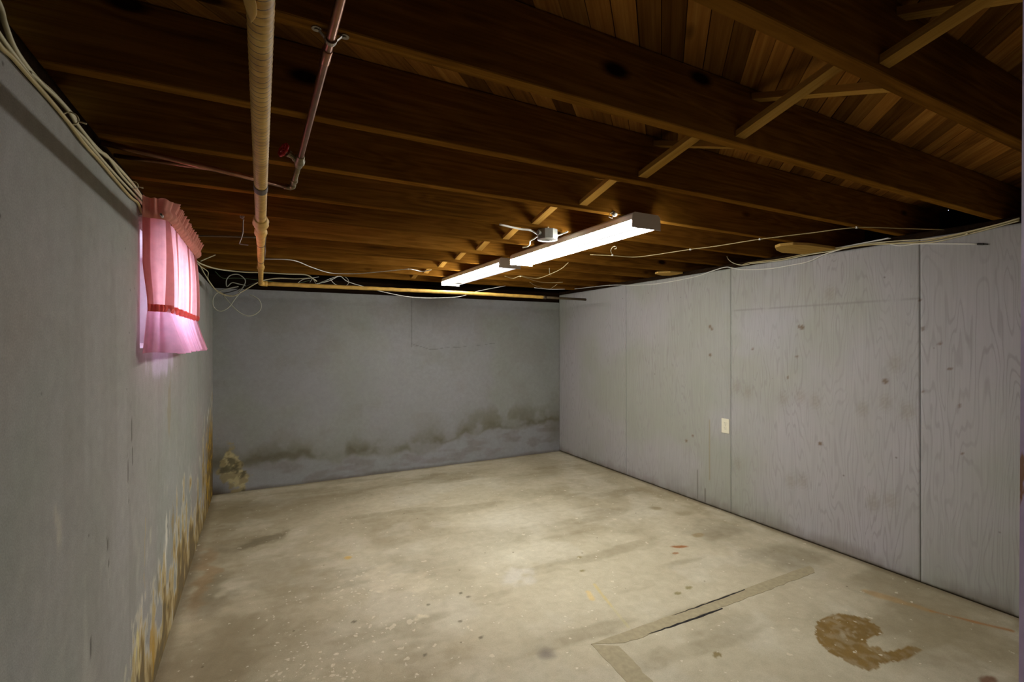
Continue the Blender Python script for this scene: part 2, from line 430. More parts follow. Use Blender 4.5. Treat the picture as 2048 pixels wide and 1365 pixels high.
def floor_colour(x, y):
    col = np.repeat(BASE[None, :], len(x), 0)
    a = fbm(x, y, 1.1, 3); b = fbm(x, y, 3.5, 9); c = fbm(x, y, 9, 15); st = fbm(x * .6 + y * .3, y * 2.2, 3.0, 27)
    col = mixc(col, lin(154, 143, 115), sst(.50, .68, a) * .55)
    col = mixc(col, lin(204, 198, 178), sst(.50, .66, b) * .40)
    col = mixc(col, lin(147, 136, 107), sst(.55, .72, st) * .45)
    wx = x + (c - .5) * .22 + (b - .5) * .30; wy = y + (fbm(x, y, 9, 41) - .5) * .22 + (fbm(x, y, 3, 45) - .5) * .2
    def blob(cx, cy, rx, ry, colr, k, soft=.5, rot=0.0, sharp=False):
        nonlocal col
        X, Y = (x, y) if sharp else (wx, wy)
        if sharp:
            X = x + (c - .5) * rx * .9; Y = y + (fbm(x, y, 14, 77) - .5) * ry * .9
        dx, dy = X - cx, Y - cy
        u = dx * math.cos(rot) + dy * math.sin(rot); v = -dx * math.sin(rot) + dy * math.cos(rot)
        d = np.sqrt((u / rx) ** 2 + (v / ry) ** 2)
        col = mixc(col, colr, (1 - sst(1 - soft, 1 + soft * .3, d)) * k)
    damp = lin(112, 102, 76)
    # damp patches along the left wall and by the far wall
    blob(-.02, 3.72, .26, .13, damp, .75, .5, .25)
    blob(-.24, 3.05, .12, .30, damp, .60, .6)
    blob(-.15, 4.4, .35, .35, lin(130, 118, 86), .55, .8)
    blob(.45, 4.45, .7, .28, lin(134, 122, 92), .5, .8)
    blob(1.6, 4.6, .8, .2, lin(140, 128, 96), .45, .8)
    blob(2.5, 4.2, .5, .3, lin(140, 130, 100), .40, .8)
    blob(2.2, 3.7, .35, .2, lin(140, 130, 100), .40, .8)
    blob(.1, 2.35, .45, .35, lin(150, 138, 110), .55, .8)
    blob(.55, 1.9, .5, .3, lin(156, 142, 112), .5, .8)
    blob(-.2, 2.3, .16, .7, lin(136, 120, 90), .6, .8)
    blob(-.30, 3.3, .07, .6, lin(156, 124, 82), .55, .8)
    blob(2.85, 2.35, .38, .22, damp, .45, .8, .2)
    blob(2.9, 1.9, .25, .25, lin(124, 114, 86), .55, .8)
    blob(3.0, 1.3, .30, .35, lin(138, 126, 96), .5, .8)
    blob(2.75, 1.0, .35, .25, lin(148, 136, 104), .5, .8)
    blob(3.12, 3.0, .10, .9, lin(146, 130, 92), .4, .9)
    # paler places
    blob(1.2, 2.9, .75, .45, lin(212, 206, 184), .45, .9)
    blob(1.75, 3.2, .5, .35, lin(210, 204, 186), .4, .9)
    blob(.73, 2.72, .13, .15, lin(214, 204, 178), .6, .35)
    blob(.50, 3.42, .16, .14, lin(200, 192, 170), .6, .6)
    blob(1.3, 2.45, .12, .09, lin(214, 210, 200), .5, .6)
    blob(.765, 2.355, .05, .028, lin(222, 212, 184), .85, .4)
    # rust and oil marks
    blob(2.44, 2.286, .062, .022, lin(150, 92, 40), .9, .4, -.5, True)
    blob(2.343, 2.228, .026, .014, lin(156, 104, 58), .8, .4, 0, True)
    blob(2.699, 2.362, .055, .035, lin(150, 130, 88), .7, .4, 0, True)
    blob(2.83, 2.903, .075, .06, lin(142, 126, 88), .7, .6, 0, True)
    blob(2.95, 2.72, .12, .05, lin(146, 132, 96), .5, .6, 0, True)
    blob(1.72, 1.43, .045, .022, lin(140, 124, 80), .95, .15, .1)
    blob(.483, 3.138, .03, .03, lin(206, 170, 92), .85, .5, 0, True)
    blob(1.089, 1.768, .05, .045, lin(120, 112, 104), .7, .8, 0, True)
    blob(2.56, .815, .05, .02, lin(112, 70, 44), .85, .4, 0, True)
    for (q, rx, ry, cc_) in zip([(1.770, 2.469), (1.675, 2.312), (2.081, 1.882), (1.978, 1.870), (0.950, 2.411), (0.972, 2.360), (0.851, 2.172), (0.890, 2.010), (0.761, 2.383), (0.399, 2.407), (0.626, 2.010)], (.02,.02,.028,.025,.012,.012,.014,.014,.012,.014,.012), (.016,.014,.016,.014,.01,.01,.01,.01,.01,.012,.01), [lin(138, 128, 82)] * 4 + [lin(112, 104, 84)] * 7):
        blob(q[0], q[1], rx, ry, cc_, .85, .3, 0, True)
    # yellow paint drips beside the trench, rust line along the wall
    for p, q, wd, cc_, k in [((1.642, 2.153), (1.582, 1.929), 0.014, lin(206, 184, 112), 0.6), ((1.582, 1.929), (1.540, 1.758), 0.014, lin(196, 186, 128), 0.4), ((1.564, 2.103), (1.535, 2.034), 0.02, lin(214, 186, 120), 0.7), ((2.894, 1.411), (2.969, 1.156), 0.035, lin(176, 140, 82), 0.55), ((2.969, 1.156), (3.096, 0.904), 0.016, lin(166, 112, 52), 0.8)]:
        px, py = p; dx, dy = q[0] - px, q[1] - py
        t = np.clip(((x - px) * dx + (y - py) * dy) / (dx * dx + dy * dy), 0, 1)
        d = np.hypot(x - px - t * dx, y - py - t * dy) / wd + (c - .5) * 1.6
        col = mixc(col, cc_, (1 - sst(.3, 1.0, d)) * k)
    # brown swept smear
    m = (np.abs(x - 2.35) < .5) & (np.abs(y - 1.2) < .4)
    jx = x + (vnoise(x * 70, y * 70, 5) - .5) * .010; jy = y + (vnoise(x * 70, y * 70, 6) - .5) * .010
    ins = np.zeros(len(x), bool); ins[m] = inpoly(jx[m], jy[m], SWIRL)
    rr = np.hypot((x - 2.48) * 1.0, (y - 1.16) * 1.2); arc = vnoise(rr * 95, np.arctan2(y - 1.16, x - 2.48) * 2.0, 8)
    k = ins * (.74 + .26 * sst(.25, .6, fbm(x, y, 40, 12, 2))) * (1 - .45 * sst(.74, .92, arc))
    col = mixc(col, lin(134, 107, 54), np.clip(k, 0, 1))
    # dirt line at the foot of the walls
    edge = np.minimum(np.minimum(x - XL, XR - x), YB - y) + (b - .5) * .05
    col = mixc(col, lin(112, 96, 66), (1 - sst(0, .06, edge)) * .55)
    mask = .8 * np.exp(-(((x - .42) / .30) ** 2 + ((y - 2.72) / .20) ** 2)) + .9 * np.exp(-(((x - .22) / .34) ** 2 + ((y - 2.12) / .30) ** 2)) + .25 * np.exp(-(((x - .75) / .3) ** 2 + ((y - 2.4) / .3) ** 2))
    mask = mask * sst(.30, .60, fbm(x, y, 7, 91)) + .02
    return np.clip(col, 0, 1), np.clip(mask, 0, 1)
xs = np.concatenate([[-.62, XL - .02], np.arange(XL, XR, .009), [XR, XR + .06, XR + .49]])
ys = np.concatenate([[YF, 0, .45], np.arange(.5, YB, .009), [YB, YB + .25]])
floor = grid_surface('floor', xs, ys, lambda u, v: np.stack([u, v, 0 * u], -1), floor_colour, M['floor'])
tag(floor, 'worn stained concrete basement floor', kind='structure')

def slab(name, outline, z0, z1, m, parent):
    n = len(outline)
    V = [(x, y, z0) for x, y in outline] + [(x, y, z1) for x, y in outline]
    F = [tuple(range(n, 2 * n))] + [(i, (i + 1) % n, n + (i + 1) % n, n + i) for i in range(n)]
    return obj(name, V, F, m, parent)
def ragged(p, q, n, amp, seed):
    r = random.Random(seed); out = []
    for i in range(n):
        t = i / n; nx, ny = -(q[1] - p[1]), q[0] - p[0]; L = math.hypot(nx, ny)
        o = r.uniform(-amp, amp) if i else 0
        out.append((p[0] + (q[0] - p[0]) * t + nx / L * o, p[1] + (q[1] - p[1]) * t + ny / L * o))
    return out
# the L-shaped trench that was cut and filled
a_ = ragged((1.303, 1.734), (2.86, 1.731), 40, .002, 1) + ragged((2.92, 1.725), (2.88, 1.662), 4, .004, 2) + ragged((2.86, 1.660), (1.405, 1.668), 40, .005, 3)
o = slab('concrete_patch', a_[::-1], -.01, .0012, M['patch'], floor); o['label'] = 'long strip of filled trench running to the plywood wall'
b_ = ragged((1.303, 1.732), (1.404, 1.666), 3, .001, 4) + ragged((1.404, 1.666), (1.31, .9), 30, .005, 5) + [(1.245, .9)] + ragged((1.245, .9), (1.303, 1.732), 30, .003, 6)
o = slab('concrete_patch', b_[::-1], -.01, .0011, M['patch'], floor); o['label'] = 'short strip of filled trench running towards the camera'
for p, q, wd in (((1.79, 1.7285), (2.33, 1.7275), .009), ((1.575, 1.672), (2.066, 1.660), .011)):
    L = ragged(p, q, 18, .0025, 9) + [q] + [(x, y - wd * (.45 + .55 * math.sin(PI * min(1, .12 + i / 18)))) for i, (x, y) in enumerate(ragged(q, p, 18, .002, 10))]
    o = slab('crack', L[::-1], -.01, .0016, M['gap'], floor); o['label'] = 'black open crack along the edge of the trench'

# ---------------------------------------------------------------- walls
WY0, WY1, WZ0, WZ1 = 2.10, 2.88, 1.33, 1.75
GREY = np.array(lin(152, 150, 145)[:3])
def left_colour(y, z):
    col = np.repeat(GREY[None, :], len(y), 0)
    lo = fbm(y, z, 1.6, 51); stv = fbm(y * 5, z * .5, 1.6, 55); fl = fbm(y * 2.0, z * .8, 7, 61); fl2 = fbm(y * 2.2, z * .9, 11, 63); f3 = fbm(y, z, 22, 71)
    col = mixc(col, lin(146, 150, 142), sst(.45, .65, lo) * .6)
    col = mixc(col, lin(158, 148, 142), sst(.50, .68, fbm(y, z, 1.3, 57)) * .5)
    col = mixc(col, lin(122, 118, 108), sst(.58, .75, stv) * .2)
    col = mixc(col, lin(176, 172, 164), sst(.60, .74, fl) * sst(1.3, .5, z) * .35)
    # height of the peeling along the wall (metres): highest in the far corner
    h = np.interp(y, [.7, 1.3, 1.9, 2.3, 2.7, 3.1, 3.5, 4.0, 4.4, 4.75, 4.97], [.02, .06, .42, .40, .58, .56, .45, .60, .80, .98, 1.0])
    q = fl * .62 + f3 * .20 + fbm(y, z * .3, 3.2, 73) * .30 - .012 - .42 * (z / np.maximum(h, .03))
    col = mixc(col, lin(196, 190, 172), sst(.235, .27, q) * .65)
    col = mixc(col, lin(176, 152, 92), sst(.29, .33, q) * .75)
    col = mixc(col, lin(128, 104, 58), sst(.38, .45, q + (fl2 - .5) * .25) * .8)
    col = mixc(col, lin(92, 84, 68), sst(.47, .55, q + (f3 - .5) * .3) * .6)
    # rotten strip beside the corner
    cr = np.exp(-((y - 4.75) / .42) ** 2) * (1 - sst(.45, .85, z)) * sst(.30, .6, fl2 + .15)
    col = mixc(col, lin(112, 88, 36), np.clip(cr, 0, 1) * .9)
    col = mixc(col, lin(190, 150, 48), np.clip(cr * sst(.52, .66, f3) * 1.2, 0, 1))
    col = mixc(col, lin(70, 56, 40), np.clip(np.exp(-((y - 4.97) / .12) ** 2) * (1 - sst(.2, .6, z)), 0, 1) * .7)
    # white and ochre scabs
    for cy, cz, ry, rz, cc_, k in ((2.06, .33, .018, .10, lin(214, 200, 142), .9), (2.62, .47, .03, .14, lin(216, 212, 196), .8), (2.80, .40, .02, .12, lin(150, 128, 74), .7), (1.35, .98, .03, .05, lin(188, 180, 164), .5),
                               (2.18, .56, .012, .09, lin(180, 158, 104), .6), (2.02, .20, .02, .12, lin(206, 196, 160), .6), (2.32, .17, .03, .14, lin(178, 140, 52), .8), (1.86, .08, .03, .12, lin(188, 184, 170), .8), (4.55, .74, .10, .05, lin(214, 210, 200), .8),
                               (2.72, 1.10, .05, .14, lin(142, 132, 100), .5), (2.3, .62, .02, .05, lin(186, 180, 160), .5), (2.12, .42, .014, .08, lin(212, 206, 190), .7), (2.45, .36, .03, .10, lin(122, 112, 86), .6)):
        d = np.sqrt(((y - cy + (fl2 - .5) * .12) / ry) ** 2 + ((z - cz + (fl - .5) * .3) / rz) ** 2)
        col = mixc(col, cc_, (1 - sst(.55, 1.1, d)) * k)
    # lavender daylight glow put into the colour under the window; dark scratches
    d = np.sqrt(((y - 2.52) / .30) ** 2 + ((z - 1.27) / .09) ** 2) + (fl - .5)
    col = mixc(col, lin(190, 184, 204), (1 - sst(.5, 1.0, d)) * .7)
    for cy, cz, l, in ((1.98, 1.05, .12), (1.93, .92, .09), (1.70, .80, .10), (1.55, .58, .06), (2.66, .52, .07), (1.50, .34, .05)):
        d = np.abs(y - cy + (z - cz) * .12 + (f3 - .5) * .02) / .004 + np.abs(z - cz) / l * .8
        col = mixc(col, lin(60, 54, 46), (1 - sst(.6, 1.2, d)) * .8)
    return np.clip(col, 0, 1), np.zeros(len(y))
ysl = np.concatenate([[YF, -.5, .3], np.round(np.arange(.6, 4.97, .01), 3), [YB]])
zsl = np.concatenate([np.round(np.arange(0, 1.831, .01), 3), [ZW]])
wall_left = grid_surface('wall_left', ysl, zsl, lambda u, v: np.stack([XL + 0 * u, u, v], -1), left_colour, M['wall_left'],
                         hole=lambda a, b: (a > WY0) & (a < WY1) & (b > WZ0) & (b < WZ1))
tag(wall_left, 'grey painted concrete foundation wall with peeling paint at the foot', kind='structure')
box('wall_ledge', (-.62, YF, ZW - .03), (XL - .0005, YB + .25, ZW), M['plain_wall'], wall_left)
box('wall_core', (-.62, YF, 0), (-.60, WY0, ZW - .03), M['plain_wall'], wall_left)
box('wall_core', (-.62, WY1, 0), (-.60, YB, ZW - .03), M['plain_wall'], wall_left)
box('wall_core', (-.62, WY0, 0), (-.60, WY1, WZ0), M['plain_wall'], wall_left)

def back_colour(x, z):
    col = np.repeat(np.array(lin(148, 149, 150)[:3])[None, :], len(x), 0)
    lo = fbm(x, z, 1.5, 101); f = fbm(x, z, 6, 105); f3 = fbm(x, z, 20, 109); hz = fbm(x * .5, z * 3, 3, 113)
    col = mixc(col, lin(146, 150, 142), sst(.42, .62, lo) * .6)
    col = mixc(col, lin(138, 136, 130), sst(.52, .7, f) * .3)
    line = np.interp(x, [-.4, .16, .9, 1.3, 1.7, 2.1, 2.45, 2.9, 3.3], [.24, .25, .22, .20, .24, .33, .36, .36, .40]) + (f - .5) * .16
    d = z - line
    band = np.exp(-np.maximum(d, 0) ** 2 / (2 * .10 ** 2)) * sst(-.05, .0, d)
    col = mixc(col, lin(112, 108, 90), band * (.35 + .35 * sst(.4, .6, f)))
    core = np.exp(-((d - .015) / .035) ** 2) * sst(.40, .58, hz * .5 + f * .5)
    col = mixc(col, lin(98, 92, 74), core * .6)
    low = 1 - sst(-.07, .0, d)
    col = mixc(col, lin(150, 152, 158), low * .5)
    col = mixc(col, lin(118, 106, 100), low * sst(.50, .70, fbm(x * .6, z * 2, 7, 117)) * .4)
    col = mixc(col, lin(104, 92, 78), (1 - sst(.0, .035, z + (f - .5) * .03)) * .6)
    # blotch at the right and the peeled corner at the left
    b2 = np.exp(-(((x - 2.55) / .55) ** 2 + ((z - .50) / .10) ** 2)) * sst(.38, .55, f)
    col = mixc(col, lin(116, 114, 96), b2 * .6)
    b3 = np.exp(-(((x - 3.2) / .14) ** 2 + ((z - .3) / .25) ** 2))
    col = mixc(col, lin(104, 98, 80), b3 * .6)
    pd = np.sqrt(((x + .235 - (.25 - z) * .28) / (.11 + .10 * np.clip(.25 - z, 0, 1))) ** 2 + ((z - .22) / .27) ** 2) + (f - .5) * 1.0 + (f3 - .5) * .8
    pm = 1 - sst(.72, .86, pd)
    col = mixc(col, lin(160, 146, 104), pm * .85)
    col = mixc(col, lin(196, 184, 142), pm * sst(.50, .6, f3) * .8)
    col = mixc(col, lin(84, 80, 62), pm * sst(.60, .68, fbm(x, z, 14, 131)) * .8)
    col = mixc(col, lin(78, 64, 42), np.exp(-(((x + .36) / .10) ** 2 + (z / .09) ** 2)) * .85)
    # hairlines: a form seam and a crack
    for x0, z0, x1, z1, wd in ((1.407, 1.83, 1.408, 1.30, .004), (1.41, 1.33, 1.62, 1.27, .003), (1.62, 1.27, 2.38, 1.33, .003), (2.384, 1.8, 2.386, 1.32, .003)):
        dx, dz = x1 - x0, z1 - z0; t = np.clip(((x - x0) * dx + (z - z0) * dz) / (dx * dx + dz * dz), 0, 1)
        dd = np.hypot(x - x0 - t * dx, z - z0 - t * dz + (f - .5) * .03 * (abs(dx) > .1)) / wd
        col = mixc(col, lin(104, 104, 102), (1 - sst(.6, 1.5, dd)) * .55)
    return np.clip(col, 0, 1), np.zeros(len(x))
xsb = np.concatenate([[XL], np.arange(-.37, XR, .01), [XR + .03]])
wall_back = grid_surface('wall_back', xsb, zsl, lambda u, v: np.stack([u, YB + 0 * u, v], -1), back_colour, M['wall_back'])
tag(wall_back, 'grey painted concrete end wall with a dark damp band', kind='structure')
box('wall_ledge', (-.62, YB + .0005, ZW - .03), (XR + .5, YB + .25, ZW), M['plain_wall'], wall_back)

# right wall: painted plywood sheets on a dark framing plane
wall_right = box('wall_right', (XR + .016, .16, 0), (XR + .08, YB, ZJ - .036), M['gap'])
tag(wall_right, 'long wall sheathed in grey painted plywood sheets', kind='structure')
PLY = np.array(lin(170, 168, 168)[:3])
MARKS = [(2.730, 1.472), (2.711, 1.451), (1.996, 1.453), (1.976, 1.445), (2.010, 1.247), (2.909, 0.547), (2.980, 0.491), (1.316, 1.580), (1.304, 1.421), (1.485, 1.115), (1.304, 1.073), (1.143, 1.009), (1.857, 0.675), (1.133, 0.761), (1.184, 1.204), (1.227, 1.338), (2.077, 1.098), (2.346, 1.293), (2.730, 1.238)]
KNOTS = [(2.487, 1.000), (2.388, 0.971), (2.113, 0.944), (1.989, 0.974), (1.889, 0.951), (1.605, 0.938), (1.485, 0.988), (1.374, 0.952), (2.058, 0.376), (1.972, 0.398), (1.550, 0.373), (1.460, 0.415), (2.473, 0.403), (1.435, 1.220), (1.794, 1.658)]
def ply_colour(y, z):
    col = np.repeat(PLY[None, :], len(y), 0)
    lo = fbm(y, z, 1.2, 201); f = fbm(y, z, 7, 205); f3 = fbm(y * 3, z * .6, 9, 209)
    col = mixc(col, lin(160, 162, 150), sst(.40, .62, lo) * .75)
    col = mixc(col, lin(176, 174, 182), sst(.55, .75, fbm(y, z, 1.4, 217)) * .6)
    foot = 1 - sst(.0, .11, z + (f - .5) * .12 + (f3 - .5) * .08)
    col = mixc(col, lin(118, 108, 96), foot * .55)
    foot = 1 - sst(.0, .028, z + (f3 - .5) * .03)
    col = mixc(col, lin(84, 72, 58), foot * .7)
    dk = np.exp(-((y - 2.9) / .5) ** 2) * (1 - sst(.0, .25, z)) * sst(.45, .7, f)
    col = mixc(col, lin(134, 130, 120), dk * .5)
    for i, (a, b) in enumerate(MARKS):
        d = np.hypot((y - a), (z - b)) / (.012 if i % 3 else .017) + (f3 - .5) * 1.0
        col = mixc(col, lin(108, 84, 54), (1 - sst(.5, 1.0, d)) * .8)
    for i, (a, b) in enumerate(KNOTS):
        d = np.hypot((y - a) / .035, (z - b) / .045)
        ring = .5 + .5 * np.sin(d * 16 + f * 5)
        col = mixc(col, lin(148, 140, 118), (1 - sst(.3, 1.5, d)) * .28)
        col = mixc(col, lin(130, 125, 114), ring * np.exp(-(d / 1.4) ** 2) * .3)
    d = np.abs(z - 1.588 + (f - .5) * .01) / .004
    col = mixc(col, lin(126, 124, 116), (1 - sst(.5, 1.3, d)) * (y > 1.315) * (y < 2.534) * .45)
    # thin upright scratches by the outlet
    for a, z0, z1, cc_, k in ((2.739, .22, .70, lin(150, 140, 106), .7), (2.86, .03, .26, lin(84, 76, 66), .6), (2.78, .02, .12, lin(74, 60, 50), .7)):
        d = np.abs(y - a + (f - .5) * .004) / .005
        col = mixc(col, cc_, (1 - sst(.5, 1.2, d)) * sst(z0 - .02, z0, z) * (1 - sst(z1, z1 + .02, z)) * k)
    return np.clip(col, 0, 1), np.zeros(len(y))
def ply_panel(y0, y1, z0, z1, label):
    n = lambda a, b: np.linspace(a, b, max(2, int((b - a) / .011)))
    o = grid_surface('plywood_panel', n(y0, y1), n(z0, z1), lambda u, v: np.stack([XR + 0 * u, u, v], -1), ply_colour, M['plywood'], wall_right, flip=True)
    md = o.modifiers.new('thickness', 'SOLIDIFY'); md.thickness = .0125; md.offset = -1
    o['label'] = label
    return o
G = .0016
ply_panel(3.7534 + G * .6, YB - .001, .006, 1.923, 'plywood sheet nearest the far corner')
ply_panel(2.5342 + G, 3.7534 - G * .6, .006, 1.923, 'plywood sheet holding the outlet')
ply_panel(1.315 + G, 2.5342 - G, .006, 1.923, 'large plywood sheet right of the outlet with wavy grain')
ply_panel(.16, 1.315 - G, .006, 1.923, 'plywood sheet nearest the camera')
tp = box('trim_1', (XR - .004, .16, 1.924), (XR + .085, YB, ZJ - .001), M['sill'], b=.003); tag(tp, 'brown top plate over the plywood wall', kind='structure')

# partition behind the doorway the camera stands in, and the room end behind it
tag(box('wall_front', (.66, .03, 0), (XR + .08, .155, ZJ - .001), M['plain_wall']), 'grey partition beside the doorway', kind='structure')
tag(box('wall_rear', (-.62, YF - .1, 0), (XR + .5, YF, ZJ + .2), M['plain_wall']), 'grey wall behind the doorway', kind='structure')
tag(box('wall_side', (XR + .42, YF, 0), (XR + .5, YB + .25, ZT), M['sill']), 'wall of the neighbouring space', kind='structure')
door = empty('door_1', (0, 0, 0)); tag(door, 'chipped purple door frame at the right edge', kind='structure')
v, f = box_vf((.53, -.02, 0), (.66, .15, ZJ - .002), .004)
v = [(x - .029 + .0223 * z if x < .6 else x, y, z) for x, y, z in v]
obj('door_jamb', v, f, M['purple'], door)
v, f = box_vf((.500, .02, 0), (.545, .085, ZJ - .002), .003)
v = [(x - .012 + .0223 * z, y, z) for x, y, z in v]
obj('door_stop', v, f, M['purple'], door)

# ---------------------------------------------------------------- sills, joists, boards, bridging
tag(box('trim_2', (-.56, YF, ZW + .0005), (XL - .045, YB + .2, ZJ - .0005), M['sill'], b=.004), 'dark sill beam on the left foundation wall', kind='structure')
tag(box('trim_3', (XL - .04, YB + .03, ZW + .0005), (XR + .4, YB + .16, ZJ - .0005), M['sill'], b=.004), 'dark sill beam on the far foundation wall', kind='structure')
ceiling = box('ceiling', (-.62, YF, ZT + .022), (XR + .5, YB + .25, ZT + .05), M['sill'])
tag(ceiling, 'unfinished ceiling of dark floor joists and diagonal boards', kind='structure')
box('rim_joist', (-.60, YF, ZJ), (-.56, YB + .2, ZT), M['sill'], ceiling)
box('rim_joist', (-.555, YB + .13, ZJ), (XR + .42, YB + .17, ZT), M['sill'], ceiling)
J0, J1 = -.555, XR + .41
jm = []
for k in range(4):
    v, f = box_vf((J0, -TH / 2, 0), (J1, TH / 2, ZT - ZJ - .0005), .0022)
    r = random.Random(k)
    jm.append((v, f))
joist_mesh = None
JY = []
for k in range(-6, 11):
    yc = YA - TH / 2 + SP * k
    if yc > YB + .05: break
    JY.append(yc)
    if joist_mesh is None:
        o = obj('joist', *jm[0], M['joist'], ceiling); joist_mesh = o.data
    else:
        o = bpy.data.objects.new('joist', joist_mesh); C.objects.link(o); o.parent = ceiling
    o.location = (0, yc, ZJ)
# diagonal subfloor strips
bw = .0572; d45 = math.sqrt(.5)
n0 = int((-YB - .4 - XR) / (bw / d45)); 
for k in range(-95, 66):
    c0 = .123 + k * bw / d45             # x - y along the strip's axis
    lo_ = max(-.6, YF + .02 + c0); hi_ = min(XR + .45, YB + .2 + c0)
    if hi_ - lo_ < .15: continue
    L = (hi_ - lo_) / d45; mid = ((lo_ + hi_) / 2, (lo_ + hi_) / 2 - c0)
    r = random.Random(k + 500)
    g = r.choice((.0006, .001, .0016, .003))
    dz = r.uniform(0, .002)
    o = box('subfloor_board', (-L / 2, -bw / 2 + g / 2, 0), (L / 2, bw / 2 - g / 2, .019 - dz), M['board'], ceiling, 0)
    o.location = (mid[0], mid[1], ZT + .0005 + dz); o.rotation_euler = (0, 0, PI / 4)
# crossed bridging between the joists
SB, ST = [], []
XBR = {-2: (1.16, 1.20), -1: (1.25, 1.33), 0: (1.30, 1.36), 1: (1.285, 1.36), 2: (1.305, 1.36), 3: (1.29, 1.34), 4: (1.32, 1.36), 5: (1.32, 1.36), 6: (1.32, 1.36), 7: (1.33, 1.36), 8: (1.33, 1.36), 9: (1.33, 1.36)}
for k, (xb, xt) in XBR.items():
    yn = YA + SP * (k - 1); yf = YA + SP * k - TH          # bay between joist k-1 (far face) and joist k (near face)
    for s_ in (0, 1):
        if s_ == 0: p, q = Vector((xb, yf, ZJ + .026)), Vector((xt, yn, ZT - .026))
        else: p, q = Vector((xt + .035, yn, ZJ + .026)), Vector((xb + .075, yf, ZT - .026))
        d = q - p; L = d.length; ux = d.normalized()
        uy = Vector((1, 0, 0)) - ux * ux.x; uy.normalize(); uz = ux.cross(uy)
        hw, ht = .021, .009
        vs = []
        for e, base in ((0, p), (1, q)):
            for a, b in ((-hw, -ht), (hw, -ht), (hw, ht), (-hw, ht)):
                P = base + uy * a + uz * b
                # mitre the end to the joist face
                t = (base.y - P.y) / ux.y; P = P + ux * t
                P.y += (.0008 if P.y < (yn + yf) / 2 else -.0008)
                vs.append(P)
        o = obj('bridging_strut', [], [], None, ceiling)
        me = bpy.data.meshes.new('bridging_strut')
        mid = (p + q) / 2; rot = Matrix((ux, uy, uz)).transposed()
        inv = rot.inverted()
        me.from_pydata([tuple(inv @ (P - mid)) for P in vs], [], [(0, 1, 2, 3), (4, 7, 6, 5), (0, 4, 5, 1), (1, 5, 6, 2), (2, 6, 7, 3), (3, 7, 4, 0)])
        me.materials.append(M['strut']); old = o.data; o.data = me; bpy.data.meshes.remove(old)
        o.location = mid; o.rotation_euler = rot.to_euler()

# ---------------------------------------------------------------- window in the left wall
win = empty('window_1', (XL, (WY0 + WY1) / 2, WZ0)); tag(win, 'small basement window high in the left wall', kind='structure')
def wpart(name, lo, hi, m, b=.002):
    off = Vector(win.location); v, f = box_vf(lo, hi, b)
    return obj(name, [Vector(p) - off for p in v], f, m, win)
XG = -.56
wpart('frame_stile', (XG - .025, WY0 + .001, WZ0 + .03), (XG + .02, WY0 + .045, WZ1 - .001), M['windowpaint'])
wpart('frame_stile', (XG - .025, WY1 - .045, WZ0 + .03), (XG + .02, WY1 - .001, WZ1 - .001), M['windowpaint'])
wpart('frame_rail', (XG - .025, WY0 + .045, WZ1 - .046), (XG + .02, WY1 - .045, WZ1 - .001), M['windowpaint'])
wpart('frame_rail', (XG - .025, WY0 + .045, WZ0 + .03), (XG + .02, WY1 - .045, WZ0 + .075), M['windowpaint'])
wpart('mullion', (XG - .02, 2.50, WZ0 + .075), (XG + .012, 2.522, WZ1 - .046), M['windowpaint'])
wpart('pane', (XG - .004, WY0 + .045, WZ0 + .075), (XG - .001, 2.50, WZ1 - .046), M['glass'], 0)
wpart('pane', (XG - .004, 2.522, WZ0 + .075), (XG - .001, WY1 - .045, WZ1 - .046), M['glass'], 0)
off = Vector(win.location)
a, b = XL - .0005, -.60
V = [(a, WY0, WZ0), (a, WY1, WZ0), (a, WY1, WZ1), (a, WY0, WZ1), (b, WY0, WZ0 + .03), (b, WY1, WZ0 + .03), (b, WY1, WZ1), (b, WY0, WZ1)]
obj('window_reveal', [Vector(p) - off for p in V], [(0, 1, 5, 4), (1, 2, 6, 5), (2, 3, 7, 6), (3, 0, 4, 7)], M['windowpaint'], win)

# ---------------------------------------------------------------- curtain and its rod
CX, CY0, CY1 = -.300, 2.090, 2.99
cur = empty('window_curtain', (CX, (CY0 + CY1) / 2, 1.31))
tag(cur, 'pink ruffled cafe curtain with a gathered flounce over the basement window', 'curtain')
coff = Vector(cur.location)
def plan(s, near_bow=0.0):
    """point and outward normal along the curtain's run: wall return, front, wall return"""
    R = .085; Lf = CY1 - CY0; tot = Lf + 2 * R; u = s * tot
    def raw(u):
        if u < R: return Vector((XL + .006 + near_bow * (1 - u / R) + (CX - XL - .006) * (u / R) - near_bow * 0, CY0 - .012 * (1 - u / R)))
        if u < R + Lf: return Vector((CX, CY0 + u - R))
        return Vector((CX + (XL + .012 - CX) * ((u - R - Lf) / R), CY1 + .004))
    acc = Vector((0, 0)); 
    for d in (-.02, -.01, 0, .01, .02): acc += raw(min(max(u + d, 0), tot))
    p = acc / 5
    t = raw(min(u + .025, tot)) - raw(max(u - .025, 0)); t.normalize()
    return p, Vector((t.y, -t.x))
def folds(s, seed=0):
    return (math.sin(2 * PI * 9.3 * s + .6 + seed) * .5 + math.sin(2 * PI * 17.1 * s + 1.9 + seed * 2) * .3 + math.sin(2 * PI * 29 * s + seed) * .2)
def ruff(s): return math.sin(2 * PI * 30 * s) * .6 + math.sin(2 * PI * 47 * s + 1.3) * .4
def sheet(name, ns, nt, fn, m):
    V = []; F = []
    for i in range(ns + 1):
        for j in range(nt + 1):
            V.append(Vector(fn(i / ns, j / nt)) - coff)
    for i in range(ns):
        for j in range(nt):
            a = i * (nt + 1) + j; F.append((a, a + nt + 1, a + nt + 2, a + 1))
    return obj(name, V, F, m, cur, True)
ZR, ZS, ZBOT = 1.795, 1.472, 1.312
